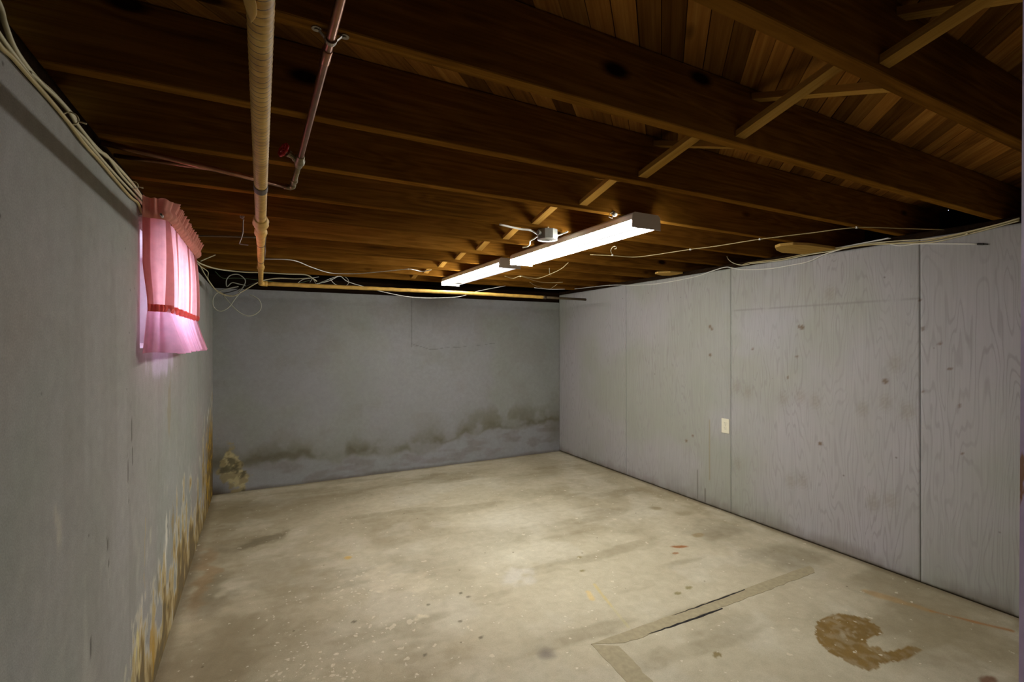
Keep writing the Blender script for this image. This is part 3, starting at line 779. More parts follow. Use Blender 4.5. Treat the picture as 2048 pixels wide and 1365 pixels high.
def body(s, t):
    bow = .015 * float(sst(.45, 1.0, np.float64(t)))
    p, n = plan(s, bow)
    amp = (.005 + .017 * t ** .6) * (1 if s > .09 else .35)
    q = p + n * (amp * folds(s) + .004 * math.sin(PI * t))
    return (q.x, q.y, ZR + (ZS - ZR) * t)
cp_ = sheet('curtain_panel', 300, 14, body, M['pink'])
cp_.data.materials.append(M['pinkfold'])
for i, p in enumerate(cp_.data.polygons):
    s_ = (i // 14) / 300
    if s_ < .030 or .088 < s_ < .118 or .30 < s_ < .318 or .62 < s_ < .634: p.material_index = 1     # hem and doubled pleats
def flounce(s, t):
    bow = .015 * (1 - t)
    p, n = plan(s, bow)
    amp = .010 + .016 * t
    q = p + n * (.012 * t + .022 * t ** 1.5 + amp * folds(s * 1.06, .8) * (1 if s > .05 else .5))
    z = ZS + (ZBOT - ZS) * t + .004 * math.sin(2 * PI * 6 * s) * t
    return (q.x, q.y, z)
sheet('flounce', 300, 12, flounce, M['flounce'])
def band(s, t):
    p, n = plan(s, .016)
    q = p + n * (.010 * folds(s) + .006 + .004 * ruff(s * 1.7) + .005 * math.sin(PI * t))
    return (q.x, q.y, ZS + .013 - .026 * t)
sheet('gathered_band', 420, 4, band, M['pinkband'])
def header(s, t):
    p, n = plan(s)
    q = p + n * (.012 * math.sin(PI * min(1, t * 2)) + .020 * t + (.002 + .013 * t) * ruff(s) + .006)
    return (q.x, q.y, ZR - .008 + .068 * t + .004 * ruff(s * .7) * t)
sheet('header_ruffle', 520, 8, header, M['pinkruffle'])
rodp = [(XL + .001, CY0 - .005, ZR), (CX - .012, CY0 - .002, ZR), (CX - .008, CY0 + .02, ZR), (CX - .008, CY1 - .02, ZR), (CX - .012, CY1 - .002, ZR), (XL + .001, CY1, ZR)]
tag(tube('curtain_rod', rodp, .004, M['rod'], n=8, per=3), 'slim white rod carrying the pink curtain', 'curtain rod')

# fill light added unseen behind the doorway, shaped as a bare bulb
bl = empty('added_fill_bulb', (.10, -1.05, 1.86)); tag(bl, 'unseen added fill bulb in a socket behind the doorway', 'bulb')
lathe('fill_bulb_glass', [(.012, 0), (.020, -.012), (.030, -.035), (.026, -.058), (.010, -.070)], (0, 0, 0), (0, 0, 1), glow('fill_bulb_glow', FILL_BULB, (1, .93, .84, 1)), bl, 20, True)
lathe('socket', [(.018, -.004), (.020, .0), (.020, .04), (.045, .045), (.045, .0955)], (0, 0, .0), (0, 0, 1), M['whitemetal'], bl, 20)

# ---------------------------------------------------------------- fluorescent fixtures
def fixture(loc, side, facet, bottom, label, label_lens, droop=False):
    """1.24 m wraparound fixture, length along y, origin at near end, middle of the top"""
    root = empty('fluorescent_light', loc); tag(root, label, 'ceiling light', 'fluorescent fixtures under the joists')
    L = 1.235; hw = .089; H = .073; zl = -.038
    prof = [(-.072, 0), (-hw + .004, -.006), (-hw, zl)]
    outer = [(-.072, 0), (-hw + .003, -.012), (-hw, zl), (hw, zl), (hw - .003, -.012), (.072, 0)]
    n = len(outer)
    V = [(x, .003, z) for x, z in outer] + [(x, L - .003, z) for x, z in outer]
    F = [(0, 1, n + 1, n), (1, 2, n + 2, n + 1), (3, 4, n + 4, n + 3), (4, 5, n + 5, n + 4), (5, 0, n, n + 5)]
    obj('housing', V, F, M['enamel'], root)
    cap = outer[:3] + [(-hw, -H), (hw, -H)] + outer[3:]
    for y0, y1 in ((0, .003), (L - .003, L)):
        V = [(x, y0, z) for x, z in cap] + [(x, y1, z) for x, z in cap]; m_ = len(cap)
        F = [tuple(range(m_)), tuple(range(2 * m_ - 1, m_ - 1, -1))] + [(i, m_ + i, m_ + (i + 1) % m_, (i + 1) % m_) for i in range(m_)]
        obj('end_cap', V, F, M['enamel'], root)
    lens = [(-hw + .009, zl), (-hw + .003, -H + .014), (-.056, -H + .003), (.060, -H + .003), (hw - .003, -H + .014), (hw - .009, zl)]
    y0, y1 = .0035, L - .0035
    def strip(name, a, b, m):
        return obj(name, [(a[0], y0, a[1]), (b[0], y0, b[1]), (b[0], y1, b[1]), (a[0], y1, a[1])], [(0, 1, 2, 3)], m, root)
    ms, mb = glow('lit_lens_side', side), glow('lit_lens_bottom', bottom, (.90, .94, 1, 1) if droop else (1, .99, .95, 1))
    o = obj('lens', [(x, y, z) for y in (y0, y1) for x, z in lens], [(i, i + 1, 6 + i + 1, 6 + i) for i in range(5)], ms, root)
    o.data.materials.append(glow('lit_lens_facet', facet)); o.data.materials.append(mb)
    for i, p in enumerate(o.data.polygons): p.material_index = (0, 1, 2, 1, 0)[i]
    o['label'] = label_lens
    box('lens_seam', (-.056, y0, -H + .0012), (-.036, y1, -H + .0031), M['seam'], root)['label'] = 'thin greyer seam along the lens'
    box('lens_rim', (hw - .0012, y0, -H + .0135), (hw + .0012, y1, -H + .016), M['whitemetal'], root)
    if droop:
        v, f = tube_vf([(0, y1 - .14, -H + .0022), (.006, y1 - .08, -H + .0020)], .018, 6); 
    return root
f1 = fixture((1.62, 1.716, ZJ), LENS_NEAR_SIDE, LENS_NEAR_BOTTOM, LENS_NEAR_BOTTOM, 'near fluorescent ceiling light, brightest, closest to the plywood wall end', 'evenly bright white lens')
f2 = fixture((1.605, 3.095, ZJ), LENS_FAR_SIDE, LENS_FAR_FACET, LENS_FAR_BOTTOM, 'far fluorescent ceiling light, partly hidden behind the end of the nearer one', 'paler bluish white lens', True)
# a slipped end of the lens film shows as a small bright tab inside the far fixture's lens
box('bright_tab', (-.02, 1.00, -.0722), (.03, 1.05, -.0705), M['whitemetal'], f2)

# ---------------------------------------------------------------- pipes
PZ0, PZ1, PY0, PY1 = 1.780, 1.792, -1.0, 4.045
pipe = empty('wrapped_pipe', (0, PY0, PZ0)); tag(pipe, 'tape wrapped yellowish pipe running away under the joists, then along the far wall', 'pipe')
tilt = math.atan2(PZ1 - PZ0, PY1 - PY0); pL = math.hypot(PY1 - PY0, PZ1 - PZ0)
pipe.rotation_euler = (tilt, 0, 0)
def ring_r(y, th):
    t = (y / .0175 + th / (2 * PI)) % 1.0
    Y = y + PY0
    r0 = np.interp(Y, [-1, 1.5, 1.9, 2.3, 2.45, 3.2, 4.4], [.0162, .0162, .0168, .0168, .0152, .0150, .0145])
    return r0 * (1 + .045 * (1 - t) * (1 if Y < 2.4 else .35))
ny = int(1.9 / .03) + int((pL - 1.9) / .0045); yy = list(np.linspace(0, 1.5, 30)) + list(np.arange(1.5, 3.42, .0032)) + list(np.arange(3.42, pL, .012)) + [pL]
V, F = [], []; n = 20
for y in yy:
    for k in range(n):
        th = 2 * PI * k / n; r = ring_r(y, th); V.append((r * math.cos(th), y, r * math.sin(th)))
for i in range(len(yy) - 1):
    for k in range(n): F.append((i * n + k, (i + 1) * n + k, (i + 1) * n + (k + 1) % n, i * n + (k + 1) % n))
obj('tape_wrapping', V, F, M['wrap'], pipe, True)
def py(y): return y - PY0
def collar(name, Y0, Y1, r, m, lumps=0.0, seed=1):
    rr = random.Random(seed); prof = []; N = 9
    for i in range(N + 1):
        t = i / N; prof.append((r * (.55 + .45 * math.sin(PI * min(max(t, .06), .94)) ** .5) if lumps else r, (Y1 - Y0) * t))
    v, f = lathe_vf(prof, (0, py(Y0), 0), (0, 1, 0), 22)
    v = [Vector(p) for p in v]
    if lumps: v = [Vector((p.x * (1 + lumps * (rr.random() - .5)), p.y + .004 * (rr.random() - .5), p.z * (1 + lumps * (rr.random() - .5)))) for p in v]
    return obj(name, v, f, m, pipe, True)
collar('dark_band', 1.49, 1.54, .0180, M['darkband'])['label'] = 'dark band around the wrapping'
collar('tape_bulge', 1.90, 2.04, .0265, M['wrap2'], .16, 3)
collar('tape_bulge', 2.10, 2.20, .0228, M['wrap2'], .16, 4)
collar('hanger_band', 2.40, 2.43, .0170, M['darkband'], .05, 5)
collar('coupling', 3.10, 3.24, .0205, M['wrap2'], .06, 6)
collar('hanger_band', 2.90, 2.93, .0164, M['darkband'], .05, 7)
# torn flap of tape near the camera
V = []; F = []
for i in range(9):
    for j in range(7):
        t, u = i / 8, j / 6 - .5
        wd = math.sin(PI * (.12 + .8 * t)) ; th = PI * 1.18 + u * 1.15 * wd + .25
        r = .0186 + .002 * math.sin(PI * t); V.append((r * math.cos(th), py(.63 + .075 * t + .015 * u), r * math.sin(th)))
for i in range(8):
    for j in range(6): a = i * 7 + j; F.append((a, a + 1, a + 8, a + 7))
o = obj('tape_flap', V, F, M['wrap2'], pipe, True); o['label'] = 'torn flap of tape'; md = o.modifiers.new('t', 'SOLIDIFY'); md.thickness = .001
inv = pipe.matrix_basis.inverted()
def loc_(pts): return [inv @ Vector(p) for p in pts]
EZ = PZ1; EY = PY1 + .03
arc = [(0, PY1 - .01, EZ), (0, PY1, EZ)] + [(.03 - .03 * math.cos(a), PY1 + .03 * math.sin(a), EZ) for a in np.linspace(.2, PI / 2, 7)] + [(.045, EY, EZ)]
v, f = tube_vf(loc_(arc), .0195, 14); obj('elbow', v, f, M['wrap2'], pipe, True)
HL = [(.03, EY, EZ)] + [(.03 + 2.47 * t, EY, EZ + .004 * math.sin(PI * t)) for t in np.linspace(.02, 1, 60)]
rr = random.Random(2)
v, f = tube_vf(loc_(HL), .0158, 14, rad=lambda i, th: .0158 * (1 + .05 * math.sin(i * 1.7 + th)))
o = obj('cross_pipe', v, f, M['wrap2'], pipe, True); o['label'] = 'pipe running along the far wall'
v, f = tube_vf(loc_([(2.47, EY, EZ), (2.7, EY, EZ - .001), (3.005, EY, EZ - .003)]), .0122, 12)
o = obj('bare_pipe_end', v, f, M['iron'], pipe, True); o['label'] = 'bare grey iron end of the pipe'
v, f = lathe_vf([(.0165, 0), (.0165, .035)], loc_([(2.48, EY, EZ)])[0], (1, 0, 0), 14); obj('coupling', v, f, M['iron'], pipe, True)
bh = []
for Y, dx in ((2.415, .0), (2.915, .0)):
    zc = PZ0 + (Y - PY0) * math.tan(tilt)
    obj('hanger_wire', *tube_vf(loc_([(.018, Y, zc + .004), (.022, Y, zc + .06), (.018, Y, ZJ + .03)]), .0018, 6), M['steel'], pipe, True)

cp = empty('copper_pipe', (.113, 1.713, 1.944)); tag(cp, 'copper water pipe with a red handled shut off valve', 'pipe')
coff = Vector(cp.location)
def cl(pts): return [Vector(p) - coff for p in pts]
obj('pipe_run', *tube_vf(cl([(.133, -1.0, 1.944), (.122, .9, 1.944), (.113, 1.68, 1.944)]), .0088, 14), M['copper'], cp, True)
lathe('sleeve', [(.0096, 0), (.0104, .004), (.0104, .05), (.0096, .054)], cl([(.1205, 1.03, 1.944)])[0], (-.01, 1, 0), M['copper'], cp, 14, True)
lathe('valve_body', [(.0105, -.05), (.0125, -.045), (.0125, -.028), (.0135, -.022), (.0165, -.008), (.0165, .012), (.0135, .022), (.0125, .028), (.0125, .045), (.0105, .05)], (0, 0, 0), (-.01, 1, 0), M['brass'], cp, 14, True)
WH = Vector((0.064, 1.685, 1.962)) - coff
ax = WH.normalized()
lathe('valve_bonnet', [(.0125, .004), (.0125, .02), (.0095, .024), (.0095, .034), (.0115, .036), (.0115, .044), (.005, .046), (.0045, WH.length)], (0, 0, 0), ax, M['brass'], cp, 10)
a_, b_, d_ = frame_of(ax)
wp = []
circ = [WH + a_ * (.020 * math.cos(t)) + b_ * (.020 * math.sin(t)) for t in np.linspace(0, 2 * PI, 33)]
wp.append(tube_vf(circ, .0042, 8, rad=lambda i, th: .0042 * (1.2 if (i // 2) % 2 else .9)))
for t in np.linspace(0, 2 * PI, 6)[:-1]: wp.append(tube_vf([WH, WH + (a_ * math.cos(t) + b_ * math.sin(t)) * .019], .003, 6))
wp.append(lathe_vf([(.006, -.004), (.006, .005)], WH, ax, 10))
o = obj('valve_handle', *join(wp), M['redpaint'], cp, True); o['label'] = 'round red valve handle'
E0 = Vector((.106, 1.985, 1.936))
obj('pipe_run', *tube_vf(cl([(.113, 1.75, 1.944), (.108, 1.93, 1.938), (.106, 1.975, 1.936)]), .0088, 12), M['brass'], cp, True)
lathe('union', [(.0098, 0), (.012, .003), (.012, .022), (.0098, .025)], cl([(.1085, 1.90, 1.939)])[0], (-.02, 1, -.03), M['brass'], cp, 10, True)
obj('elbow', *tube_vf(cl([(.107, 1.955, 1.937), (.106, 1.978, 1.936), (.098, 1.992, 1.936), (.078, 1.988, 1.936)]), .0108, 12), M['brass'], cp, True)
obj('pipe_run', *tube_vf(cl([(.09, 1.99, 1.936), (-.14, 1.885, 1.932), (XL - .03, 1.765, 1.926)]), .0088, 12), M['copper'], cp, True)
obj('branch_run', *tube_vf(cl([(-.13, 1.89, 1.932), (-.22, 1.895, 1.934), (XL - .03, 1.905, 1.936)]), .007, 10), M['copper'], cp, True)
for i, Y in enumerate((YA - .019,)):
    for s_ in (-1, 1):
        lathe('strap_ear', [(.009, 0), (.009, .0016), (.004, .0018), (.004, .004)], cl([(.1215 + s_ * .026, Y, ZJ - .0002)])[0], (0, 0, -1), M['steel'], cp, 12)
    th = [(.1215 + .022 * c, Y, ZJ - .001) for c in (-1,)] + [(.1215 + .0108 * math.cos(t), Y, 1.944 - .0108 * math.sin(t)) for t in np.linspace(0, PI, 9)][::-1] + [(.1435, Y, ZJ - .001)]
    obj('pipe_strap', *tube_vf(cl(th), .006, 6, flat=.25), M['steel'], cp)
    cp.children[-1]['label'] = 'strap holding the pipe to a joist'
# a dull iron pipe between the joists, half behind the curtain's ruffle
tag(tube('iron_pipe', [(-0.313, 3.020, 1.913), (-0.173, 3.030, 1.926), (-0.015, 3.050, 1.939)], .005, M['iron'], n=8), 'thin dull rod just beyond the ruffle of the curtain, under the joists', 'rod')

# ---------------------------------------------------------------- outlet, hooks, junction box, offcuts
ot = empty('wall_outlet', (XR, 2.582, .681)); tag(ot, 'ivory duplex outlet on the plywood wall', 'outlet')
v, f = box_vf((-.0055, -.0355, -.0575), (-.0002, .0355, .0575), .0018); obj('cover_plate', v, f, M['ivory'], ot)
for dz in (.020, -.020):
    pr = [(.0165 * math.cos(t), max(-.0125, min(.0125, .0165 * math.sin(t)))) for t in np.linspace(0, 2 * PI, 25)[:-1]]
    V = [(-.0054, y, z + dz) for y, z in pr] + [(-.0068, y, z + dz) for y, z in pr]; nn = len(pr)
    r_ = obj('receptacle', V, [tuple(range(nn, 2 * nn))] + [(i, (i + 1) % nn, nn + (i + 1) % nn, nn + i) for i in range(nn)], M['ivory'], ot)
    sl = [box_vf((-.0071, y - .0011, dz + z0), (-.0066, y + .0011, dz + z1)) for y, z0, z1 in ((.0062, .000, .008), (-.0062, .0005, .0075))]
    sl.append(lathe_vf([(.0024, 0), (.0024, .0005)], (-.0066, 0, dz - .0065), (-1, 0, 0), 10))
    obj('slot', *join(sl), M['black'], r_)
lathe('screw', [(.003, 0), (.003, .0008), (.0018, .0013)], (-.0054, 0, 0), (-1, 0, 0), M['steel'], ot, 10)

jb = empty('junction_box', (1.372, 2.205, 1.901)); tag(jb, 'round metal junction box with a white cover beside the near light', 'junction box')
oc = [(.051 / math.cos(PI / 8), 0), (.051 / math.cos(PI / 8), .0515)]
v, f = lathe_vf(oc, (0, 0, .0012), (0, 0, 1), 8); obj('box_body', v, f, M['galv'], jb)
lathe('cover', [(.0535, .0012), (.0545, 0), (.053, -.0014), (.012, -.0018)], (0, 0, 0), (0, 0, 1), M['whitemetal'], jb, 28, True)
for s_ in (-1, 1): lathe('screw', [(.0035, 0), (.0035, .0012), (.002, .002)], (.036 * s_, .01, -.0014), (0, 0, -1), M['steel'], jb, 8)
v, f = box_vf((-.012, -.004, -.0024), (.012, .004, -.0015)); obj('knockout', v, f, M['black'], jb)
v, f = box_vf((-.16, .055, .02), (.14, .058, .05)); 
for s_ in (-1, 1): lathe('cable_clamp', [(.011, 0), (.011, .012), (.013, .013), (.013, .017), (.009, .018)], (.052 * s_, .012 * s_, .03), (s_, .2 * s_, .05), M['galv'], jb, 10)

def cable(label, pts, r=.0035, m='cream', per=6, group=None, flat=1.0, name='electrical_cable'):
    o = tube(name, pts, r, M[m], None, 7, per, flat); tag(o, label, 'cable', group); return o
def X_(pts): return pts

cable('white cable looping down from a joist into the left of the junction box', [(1.069, 2.172, 1.944), (1.204, 2.210, 1.944), (1.272, 2.212, 1.944), (1.365, 2.284, 1.944), (1.393, 2.283, 1.944)] + [(1.368, 2.19, 1.965)], .0052, 'white')
cable('short cable leaving the left side of the junction box to the next joist', [(1.335, 2.195, 1.936)] + [(1.383, 2.370, 1.940), (1.392, 2.427, 1.940), (1.440, 2.516, 1.940), (1.456, 2.576, 1.940), (1.447, 2.616, 1.940)], .0045, 'cream')
cable('short cable leaving the right side of the junction box to the joist', [(1.436, 2.216, 1.936)] + [(1.477, 2.254, 1.947), (1.474, 2.200, 1.947), (1.473, 2.160, 1.947)], .0045, 'white')

lp = empty('wire_loop', (1.466, 1.792, 1.950)); tag(lp, 'small loop of bare wire and a white insulator under a joist by the near light', 'wire loop')
obj('wire', *tube_vf(smooth_path([(-.010, 0, -.012), (.012, 0, -.012), (.008, 0, .004), (-.004, 0, .006), (-.010, 0, -.012)], 5), .0016, 6), M['steel'], lp, True)
obj('wire', *tube_vf(smooth_path([(-.002, 0, .006), (.008, -.004, .014), (.018, -.006, .016)], 5), .0016, 6), M['steel'], lp, True)
lathe('insulator', [(.006, 0), (.010, .003), (.0105, .014), (.007, .018)], (.020, -.012, .004), (.3, 1, .1), M['whitemetal'], lp, 14, True)

hk = Vector((-0.080, 2.663, 1.957))
tag(tube('bent_hook', [hk + Vector(p) for p in ((0, 0, .012), (0, 0, -.004), (.006, 0, -.012), (.004, 0, -.022), (.002, 0, -.08), (-.010, 0, -.124), (-.008, 0, -.131), (.026, 0, -.134))], .0026, M['steel'], n=7), 'long bent iron hook hanging from a joist left of the wrapped pipe', 'hook')
ey = [tuple(hk + Vector((.008 * math.cos(t), -.003, .002 + .008 * math.sin(t)))) for t in np.linspace(0, 2 * PI, 17)]
e_ = obj('hook_eye', *tube_vf(ey, .002, 6), M['steel'], bpy.data.objects['bent_hook'], True)
h2 = Vector((-0.326, 2.645, 1.950))
tag(tube('cup_hook', [h2 + Vector(p) for p in ((-.004, 0, .014), (0, 0, .0), (.006, 0, -.010), (.002, 0, -.020), (-.008, 0, -.022), (-.014, 0, -.016))], .002, M['whitemetal'], n=7), 'small white cup hook in a joist just past the curtain ruffle', 'hook')

def block(name, pts, thick, m, label, cat):
    """rounded offcut: outline in a horizontal plane, given thickness downwards"""
    n_ = len(pts); V = [(x, y, z) for x, y, z in pts] + [(x, y, z - thick) for x, y, z in pts]
    o = obj(name, V, [tuple(range(n_))[::-1], tuple(range(n_, 2 * n_))] + [(i, n_ + i, n_ + (i + 1) % n_, (i + 1) % n_) for i in range(n_)][::-1], m)
    md = o.modifiers.new('b', 'BEVEL'); md.width = .003; md.segments = 2
    bm = bmesh.new(); bm.from_mesh(o.data); bmesh.ops.recalc_face_normals(bm, faces=bm.faces[:]); bm.to_mesh(o.data); bm.free()
    return tag(o, label, cat)
block('wood_offcut', [(2.835, 1.85, 1.956), (2.86, 1.90, 1.956), (2.95, 1.95, 1.956), (3.06, 1.985, 1.956), (3.25, 1.95, 1.956), (3.25, 1.75, 1.956), (2.98, 1.755, 1.956), (2.87, 1.79, 1.956)], .018, M['block'], 'pale yellow round ended wood offcut above the plywood wall, left of the white strip', 'wood scrap')
block('wood_offcut', [(3.03, 3.08, 1.956), (3.05, 3.13, 1.956), (3.18, 3.18, 1.956), (3.25, 3.15, 1.956), (3.25, 3.0, 1.956), (3.11, 3.01, 1.956)], .016, M['block'], 'small wood offcut above the plywood wall, behind the near light', 'wood scrap')
q0, q1 = Vector((3.238, 1.709, 1.945)), Vector((3.198, 1.431, 1.945))
dq = (q1 - q0); Lq = dq.length
o = box('metal_strip', (0, -.012, -.004), (Lq, .012, .0), M['whitemetal'], None, .001); o.location = q0; o.rotation_euler = (0, 0, math.atan2(dq.y, dq.x))
tag(o, 'flat white metal strip under a joist above the plywood wall', 'strip')

# ---------------------------------------------------------------- cables
back1 = [(-.386, 2.45, 1.852), (-.386, 2.9, 1.853)]
cable('thick cream cable lying highest along the left wall ledge, running on across the far end',
      [(-0.386, 1.039, 1.934), (-0.386, 1.103, 1.915), (-0.386, 1.123, 1.894), (-0.386, 1.163, 1.871), (-0.386, 1.246, 1.864), (-0.386, 1.334, 1.873), (-0.386, 1.458, 1.877), (-0.386, 1.485, 1.868), (-0.386, 1.634, 1.867), (-0.386, 1.793, 1.882), (-0.386, 2.050, 1.890), (-0.386, 2.207, 1.879)] + back1 +
      [(-0.388, 3.620, 1.903), (-0.380, 3.950, 1.902), (-0.310, 4.200, 1.903), (-0.224, 4.400, 1.917), (-0.103, 4.430, 1.916), (-0.028, 4.430, 1.919), (0.070, 4.430, 1.921), (0.190, 4.430, 1.921), (0.340, 4.430, 1.923), (0.399, 4.430, 1.892), (0.429, 4.450, 1.875)], .0050, 'cream')
cable('tan cable lying against the left wall face, lowest of the bundle',
      [(-0.370, 1.012, 1.837), (-0.370, 1.060, 1.827), (-0.370, 1.103, 1.831), (-0.370, 1.172, 1.831), (-0.371, 1.265, 1.833), (-0.370, 1.377, 1.829), (-0.370, 1.471, 1.822), (-0.370, 1.598, 1.822), (-0.370, 1.743, 1.819), (-0.371, 1.934, 1.819), (-0.370, 2.033, 1.825), (-0.370, 2.087, 1.804)], .0042, 'tan')
cable('cream cable in the middle of the left wall bundle, looping down in the far corner',
      [(-0.380, 1.038, 1.865), (-0.380, 1.087, 1.857), (-0.380, 1.120, 1.853), (-0.380, 1.177, 1.849), (-0.380, 1.257, 1.843), (-0.380, 1.379, 1.843), (-0.380, 1.429, 1.842), (-0.380, 1.509, 1.846), (-0.380, 1.596, 1.845), (-0.380, 1.766, 1.845), (-0.380, 1.997, 1.849), (-0.380, 2.148, 1.853)] + [(-.381, 2.45, 1.845), (-.381, 2.9, 1.846)] +
      [(-0.392, 3.700, 1.884), (-0.379, 4.000, 1.888), (-0.370, 4.200, 1.858), (-0.348, 4.320, 1.814), (-0.308, 4.400, 1.755), (-0.255, 4.410, 1.723), (-0.193, 4.410, 1.718), (-0.138, 4.410, 1.752), (-0.067, 4.410, 1.804), (-0.028, 4.410, 1.831), (0.030, 4.440, 1.862), (0.130, 4.450, 1.884), (0.256, 4.450, 1.886), (0.369, 4.450, 1.899)], .0042, 'cream')
cable('pale cable bowing out above the left wall bundle between two ties',
      [(-0.384, 1.215, 1.858), (-0.384, 1.242, 1.862), (-0.384, 1.285, 1.865), (-0.384, 1.327, 1.870), (-0.384, 1.378, 1.874), (-0.384, 1.421, 1.874), (-0.384, 1.447, 1.870), (-0.384, 1.467, 1.867), (-0.384, 1.551, 1.864), (-0.384, 1.638, 1.862), (-0.384, 1.727, 1.877), (-0.384, 1.863, 1.870), (-0.384, 2.047, 1.874), (-0.384, 2.205, 1.875)], .0042, 'cream')
cable('large round loop of pale cable hanging lowest but one in the far left corner',
      [(-0.137, 4.380, 1.757), (-0.181, 4.360, 1.690), (-0.223, 4.360, 1.624), (-0.278, 4.360, 1.591), (-0.321, 4.360, 1.620), (-0.328, 4.360, 1.676), (-0.311, 4.370, 1.722), (-0.268, 4.380, 1.757), (-0.215, 4.390, 1.778), (-0.158, 4.400, 1.794)], .0037, 'grey')
cable('wide loop of pale cable hanging lowest in the far left corner',
      [(-0.259, 4.400, 1.716), (-0.225, 4.390, 1.671), (-0.181, 4.380, 1.615), (-0.124, 4.380, 1.571), (-0.068, 4.380, 1.562), (-0.017, 4.380, 1.594), (0.003, 4.380, 1.639), (-0.012, 4.380, 1.691), (-0.053, 4.390, 1.722), (-0.081, 4.400, 1.732)], .0037, 'grey')
cable('small coil of pale cable high in the far left corner',
      [(-0.110, 4.420, 1.807), (-0.161, 4.420, 1.818), (-0.204, 4.420, 1.824), (-0.238, 4.420, 1.792), (-0.242, 4.430, 1.844), (-0.215, 4.430, 1.884), (-0.163, 4.430, 1.895), (-0.126, 4.430, 1.872), (-0.110, 4.430, 1.840), (-0.131, 4.430, 1.787), (-0.162, 4.420, 1.752)], .0037, 'grey')
cable('cable dropping steeply behind the coils in the far left corner',
      [(-0.382, 4.000, 1.888), (-0.348, 4.200, 1.874), (-0.358, 4.320, 1.844), (-0.345, 4.400, 1.799), (-0.304, 4.440, 1.759), (-0.250, 4.450, 1.730), (-0.205, 4.450, 1.724)], .003, 'cream')
cable('short cut end of cream cable sticking up past the curtain', [(-0.376, 4.000, 1.920), (-0.336, 4.020, 1.948), (-0.290, 4.050, 1.980)], .0042, 'cream')
cable('fine green wire trailing behind the coils', [(-0.323, 4.460, 1.914), (-0.268, 4.460, 1.862), (-0.185, 4.460, 1.867), (-0.079, 4.460, 1.866), (0.067, 4.460, 1.854), (0.256, 4.460, 1.849), (0.374, 4.460, 1.881)], .0018, 'green')
cable('black cable among the coils in the far left corner', [(-0.390, 4.050, 1.888), (-0.365, 4.250, 1.842), (-0.326, 4.420, 1.775), (-0.275, 4.470, 1.743), (-0.185, 4.470, 1.768), (-0.079, 4.470, 1.822), (0.030, 4.480, 1.863), (0.142, 4.480, 1.882)], .0036, 'black')
cable('pale cable arching over the wrapped cross pipe from the wire bunch', [(0.411, 4.430, 1.846), (0.528, 4.430, 1.883), (0.615, 4.430, 1.928), (0.684, 4.440, 1.885), (0.848, 4.440, 1.843), (0.977, 4.440, 1.813), (1.185, 4.440, 1.779), (1.383, 4.440, 1.769), (1.640, 4.440, 1.785), (1.776, 4.440, 1.806), (1.949, 4.440, 1.864), (2.249, 4.440, 1.931)], .003, 'white')
for pts_, lb, mm in (([(0.277, 4.420, 1.848), (0.316, 4.420, 1.880), (0.378, 4.420, 1.896), (0.442, 4.420, 1.911)], 'leftmost curl of wire in the bunch over the cross pipe', 'white'),
                     ([(0.371, 4.420, 1.860), (0.394, 4.420, 1.891), (0.418, 4.420, 1.850)], 'forked wire end in the bunch over the cross pipe', 'grey'),
                     ([(0.413, 4.410, 1.844), (0.489, 4.410, 1.878), (0.542, 4.410, 1.903), (0.596, 4.410, 1.926)], 'straight white wire laid across the bunch over the cross pipe', 'white'),
                     ([(0.531, 4.420, 1.904), (0.564, 4.420, 1.862), (0.605, 4.420, 1.843)], 'wire bending down at the right of the bunch over the cross pipe', 'white'),
                     ([(0.655, 4.420, 1.925), (0.681, 4.420, 1.904), (0.685, 4.420, 1.869), (0.668, 4.420, 1.846)], 'hooked wire end furthest right of the bunch over the cross pipe', 'grey'),
                     ([(0.432, 4.400, 1.852), (0.468, 4.400, 1.863), (0.508, 4.400, 1.883)], 'short green wire end in the bunch over the cross pipe', 'green')):
    cable(lb, pts_, .0022, mm)
cable('white cable sagging under the joists between the wrapped pipe and the far light', [(0.019, 3.813, 1.938), (0.151, 3.765, 1.938), (0.236, 3.816, 1.938), (0.356, 4.069, 1.938), (0.519, 4.320, 1.938), (0.660, 4.312, 1.938), (0.772, 4.218, 1.938), (0.934, 3.984, 1.938), (1.050, 3.814, 1.938), (1.108, 3.829, 1.938), (1.190, 3.879, 1.938), (1.230, 3.763, 1.938)], .0034, 'white')
cable('thin tan cable clipped across the joists, from the lights to the plywood wall', [(2.017, 2.683, 1.952), (2.176, 2.642, 1.952), (2.339, 2.622, 1.952), (2.406, 2.519, 1.952), (2.482, 2.230, 1.952), (2.540, 2.087, 1.952), (2.599, 1.820, 1.952), (2.699, 1.590, 1.952), (2.787, 1.397, 1.952)] + [(3.02, 1.29, 1.950), (3.24, 1.20, 1.948)], .0026, 'tan')
cable('tan cable looping under the joists to the right of the far light', [(2.030, 2.970, 1.940), (2.148, 3.241, 1.940), (2.228, 3.522, 1.940), (2.282, 3.827, 1.940), (2.162, 3.813, 1.940), (2.061, 3.772, 1.940), (2.073, 3.939, 1.940), (1.939, 3.838, 1.940)], .0026, 'tan')
cable('thin wire drooping away from the loop right of the far light', [(2.066, 3.772, 1.938), (2.188, 3.860, 1.938), (2.370, 4.013, 1.938), (2.531, 4.061, 1.938), (2.640, 3.956, 1.938)], .002, 'tan')
cable('fine wire curling down towards the far right corner', [(2.301, 4.020, 1.925), (2.499, 4.242, 1.925), (2.782, 4.463, 1.925), (2.726, 4.274, 1.925), (2.621, 4.031, 1.925)], .002, 'tan')
cable('hanging wire end below the near light', [(2.066, 3.292, 1.945), (2.203, 3.506, 1.945), (2.291, 3.635, 1.945), (2.282, 3.603, 1.945)], .002, 'cream')
